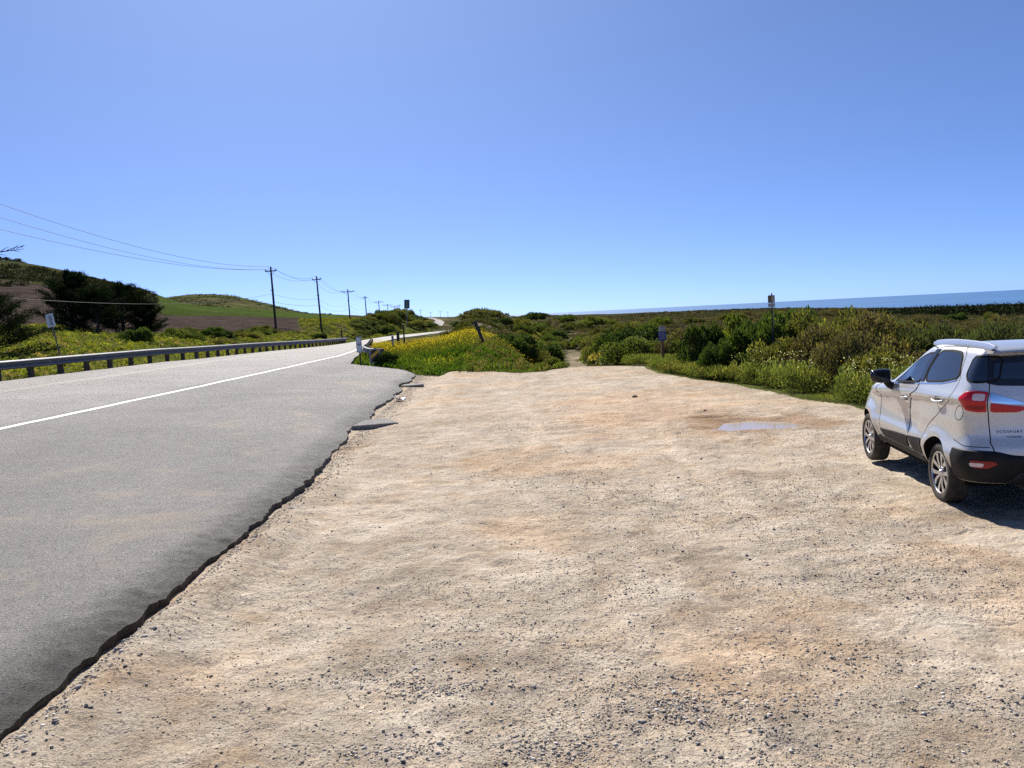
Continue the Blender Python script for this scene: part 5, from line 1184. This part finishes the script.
    m=MB(); m.box((0,1.85,1.02),(1.35,.5,.20),bev=.06); m.build('dashboard',MT['seat'],CAR,smooth=50)
    m=MB(); ps=[(-.36+.185*math.cos(a),1.52+.06*math.sin(a),1.10+.175*math.sin(a)) for a in np.linspace(0,2*math.pi,33)]; m.tube(ps,.016,8); m.tube([(-.36,1.53,1.10),(-.36,1.75,1.05)],.03,8); m.tube([(-.53,1.52,1.10),(-.19,1.52,1.10)],.016,6); m.build('steering_wheel',MT['seat'],CAR,smooth=60)
    # front seat belts and grey roof lining are left to the dark cabin
def wheel(sx,wy):
    w=bpy.data.objects.new('wheel',None); COL.objects.link(w); w.parent=CAR; w.location=(sx*.757,wy,.3225); w.rotation_euler=(random.uniform(0,6.28),0,0)
    R=.3225; rr=.222
    m=MB(); prof=[(rr-.004,.082),(rr+.006,.094),(rr+.03,.103),(R-.05,.106),(R-.028,.102),(R-.010,.090),(R-.002,.072)]
    prof=[(r,a) for r,a in prof]+[(R,k) for k in (.05,.03,.028)]+[(R-.006,.025),(R-.006,.02),(R,.018),(R,-.018),(R-.006,-.02),(R-.006,-.025),(R,-.028),(R,-.05)]+[(R-.002,-.072),(R-.012,-.092),(R-.05,-.106),(rr+.03,-.103),(rr,-.085)]
    m.lathe([(r,a*sx) for r,a in prof],'x',n=64); ty=m.build('tyre',MT['tyre'],w,smooth=35)
    m=MB(); m.lathe([(r,a*sx) for r,a in [(rr+.004,.088),(rr+.002,.096),(rr-.008,.097),(rr-.012,.088)]],'x',n=56,mi=0); m.lathe([(r,a*sx) for r,a in [(rr-.012,.088),(rr-.02,.03),(rr-.03,-.03),(rr-.02,-.09)]],'x',n=56,mi=1); rim=m.build('rim',MT['rim_face'],w,smooth=35,mats=[MT['rim_face'],MT['rim_dark']])
    m=MB(); m.lathe([(0,.0),(rr-.02,.0),(rr-.02,-.02),(0,-.02)],'x',n=40); m.lathe([(.06,.005*sx),(.15,.005*sx),(.15,.03*sx),(.06,.03*sx)],'x',n=32); m.build('brake_disc',MT['rim_dark'],rim,smooth=35)
    m=MB()
    for k in range(5):
        for dd in (-.17,.17):
            a=2*math.pi*k/5+dd; a2=2*math.pi*k/5+dd*2.0
            # twin spokes: narrow at the hub and splayed to the rim
            p0=Vector((.072*sx,.045*math.cos(a),.045*math.sin(a))); p1=Vector((.086*sx,.13*math.cos(a2*.5+a*.5),.13*math.sin(a2*.5+a*.5))); p2=Vector((.088*sx,.212*math.cos(a2),.212*math.sin(a2)))
            for A,B,w0,w1 in ((p0,p1,.015,.018),(p1,p2,.018,.027)):
                d=(B-A).normalized(); s=Vector((1,0,0)).cross(d).normalized(); V=[]
                for q,ww in ((A,w0),(B,w1)):
                    for e1,e2 in ((-1,0),(1,0),(.8,-.05*sx),(-.8,-.05*sx)): V.append(q+s*ww*e1+Vector((e2*.7,0,0)))
                m.add(V,[(0,1,5,4),(1,2,6,5),(2,3,7,6),(3,0,4,7),(0,3,2,1),(4,5,6,7)])
    m.build('spoke',MT['rim_face'],rim)
    m=MB(); m.lathe([(0,.092*sx),(.028,.092*sx),(.034,.084*sx),(.062,.076*sx),(.068,.05*sx),(.068,.0)],'x',n=32); m.build('hub_cap',MT['rim_face'],rim,smooth=35)
    m=MB(); 
    for k in range(5): a=2*math.pi*(k+.5)/5; m.tube([(.06*sx,.05*math.cos(a),.05*math.sin(a)),(.082*sx,.05*math.cos(a),.05*math.sin(a))],.009,6)
    m.build('wheel_nut',MT['rim_dark'],rim)
build_car()
# ================================================================== LIGHT
SUN_AZ=R_(-15); SUN_EL=R_(42)
w=bpy.data.worlds.new('World'); sc.world=w; w.use_nodes=True; nt=w.node_tree
sky=nt.nodes.new('ShaderNodeTexSky'); sky.sky_type='NISHITA'; sky.sun_disc=False; sky.sun_elevation=SUN_EL; sky.sun_rotation=SUN_AZ
sky.altitude=0; sky.air_density=.25; sky.dust_density=.42; sky.ozone_density=10.
bg=nt.nodes['Background']; 
ga=nt.nodes.new('ShaderNodeGamma'); ga.inputs[1].default_value=.65; mx=nt.nodes.new('ShaderNodeMix'); mx.data_type='RGBA'; mx.blend_type='MULTIPLY'; mx.inputs['Factor'].default_value=1; mx.inputs['B'].default_value=(1.10,1.36,1.78,1)
nt.links.new(sky.outputs[0],ga.inputs[0]); nt.links.new(ga.outputs[0],mx.inputs['A']); nt.links.new(mx.outputs['Result'],bg.inputs[0]); bg.inputs[1].default_value=.112
sl=bpy.data.lights.new('sun','SUN'); so=bpy.data.objects.new('sun',sl); COL.objects.link(so); sl.energy=5.0; sl.angle=R_(.5); sl.color=(1,.945,.865)
sd=Vector((math.sin(SUN_AZ)*math.cos(SUN_EL),math.cos(SUN_AZ)*math.cos(SUN_EL),math.sin(SUN_EL)))
so.rotation_euler=sd.to_track_quat('Z','Y').to_euler(); so.location=(0,0,30)
sc.view_settings.view_transform='Standard'; sc.view_settings.look='None'; sc.view_settings.exposure=.72; sc.view_settings.gamma=1; sc.view_settings.use_curve_mapping=False
sc.render.engine='CYCLES'; sc.cycles.max_bounces=6; sc.cycles.diffuse_bounces=2; sc.cycles.glossy_bounces=3; sc.cycles.transmission_bounces=4; sc.cycles.transparent_max_bounces=8
sc.cycles.caustics_reflective=False; sc.cycles.caustics_refractive=False; sc.cycles.use_denoising=False; sc.cycles.sample_clamp_indirect=6
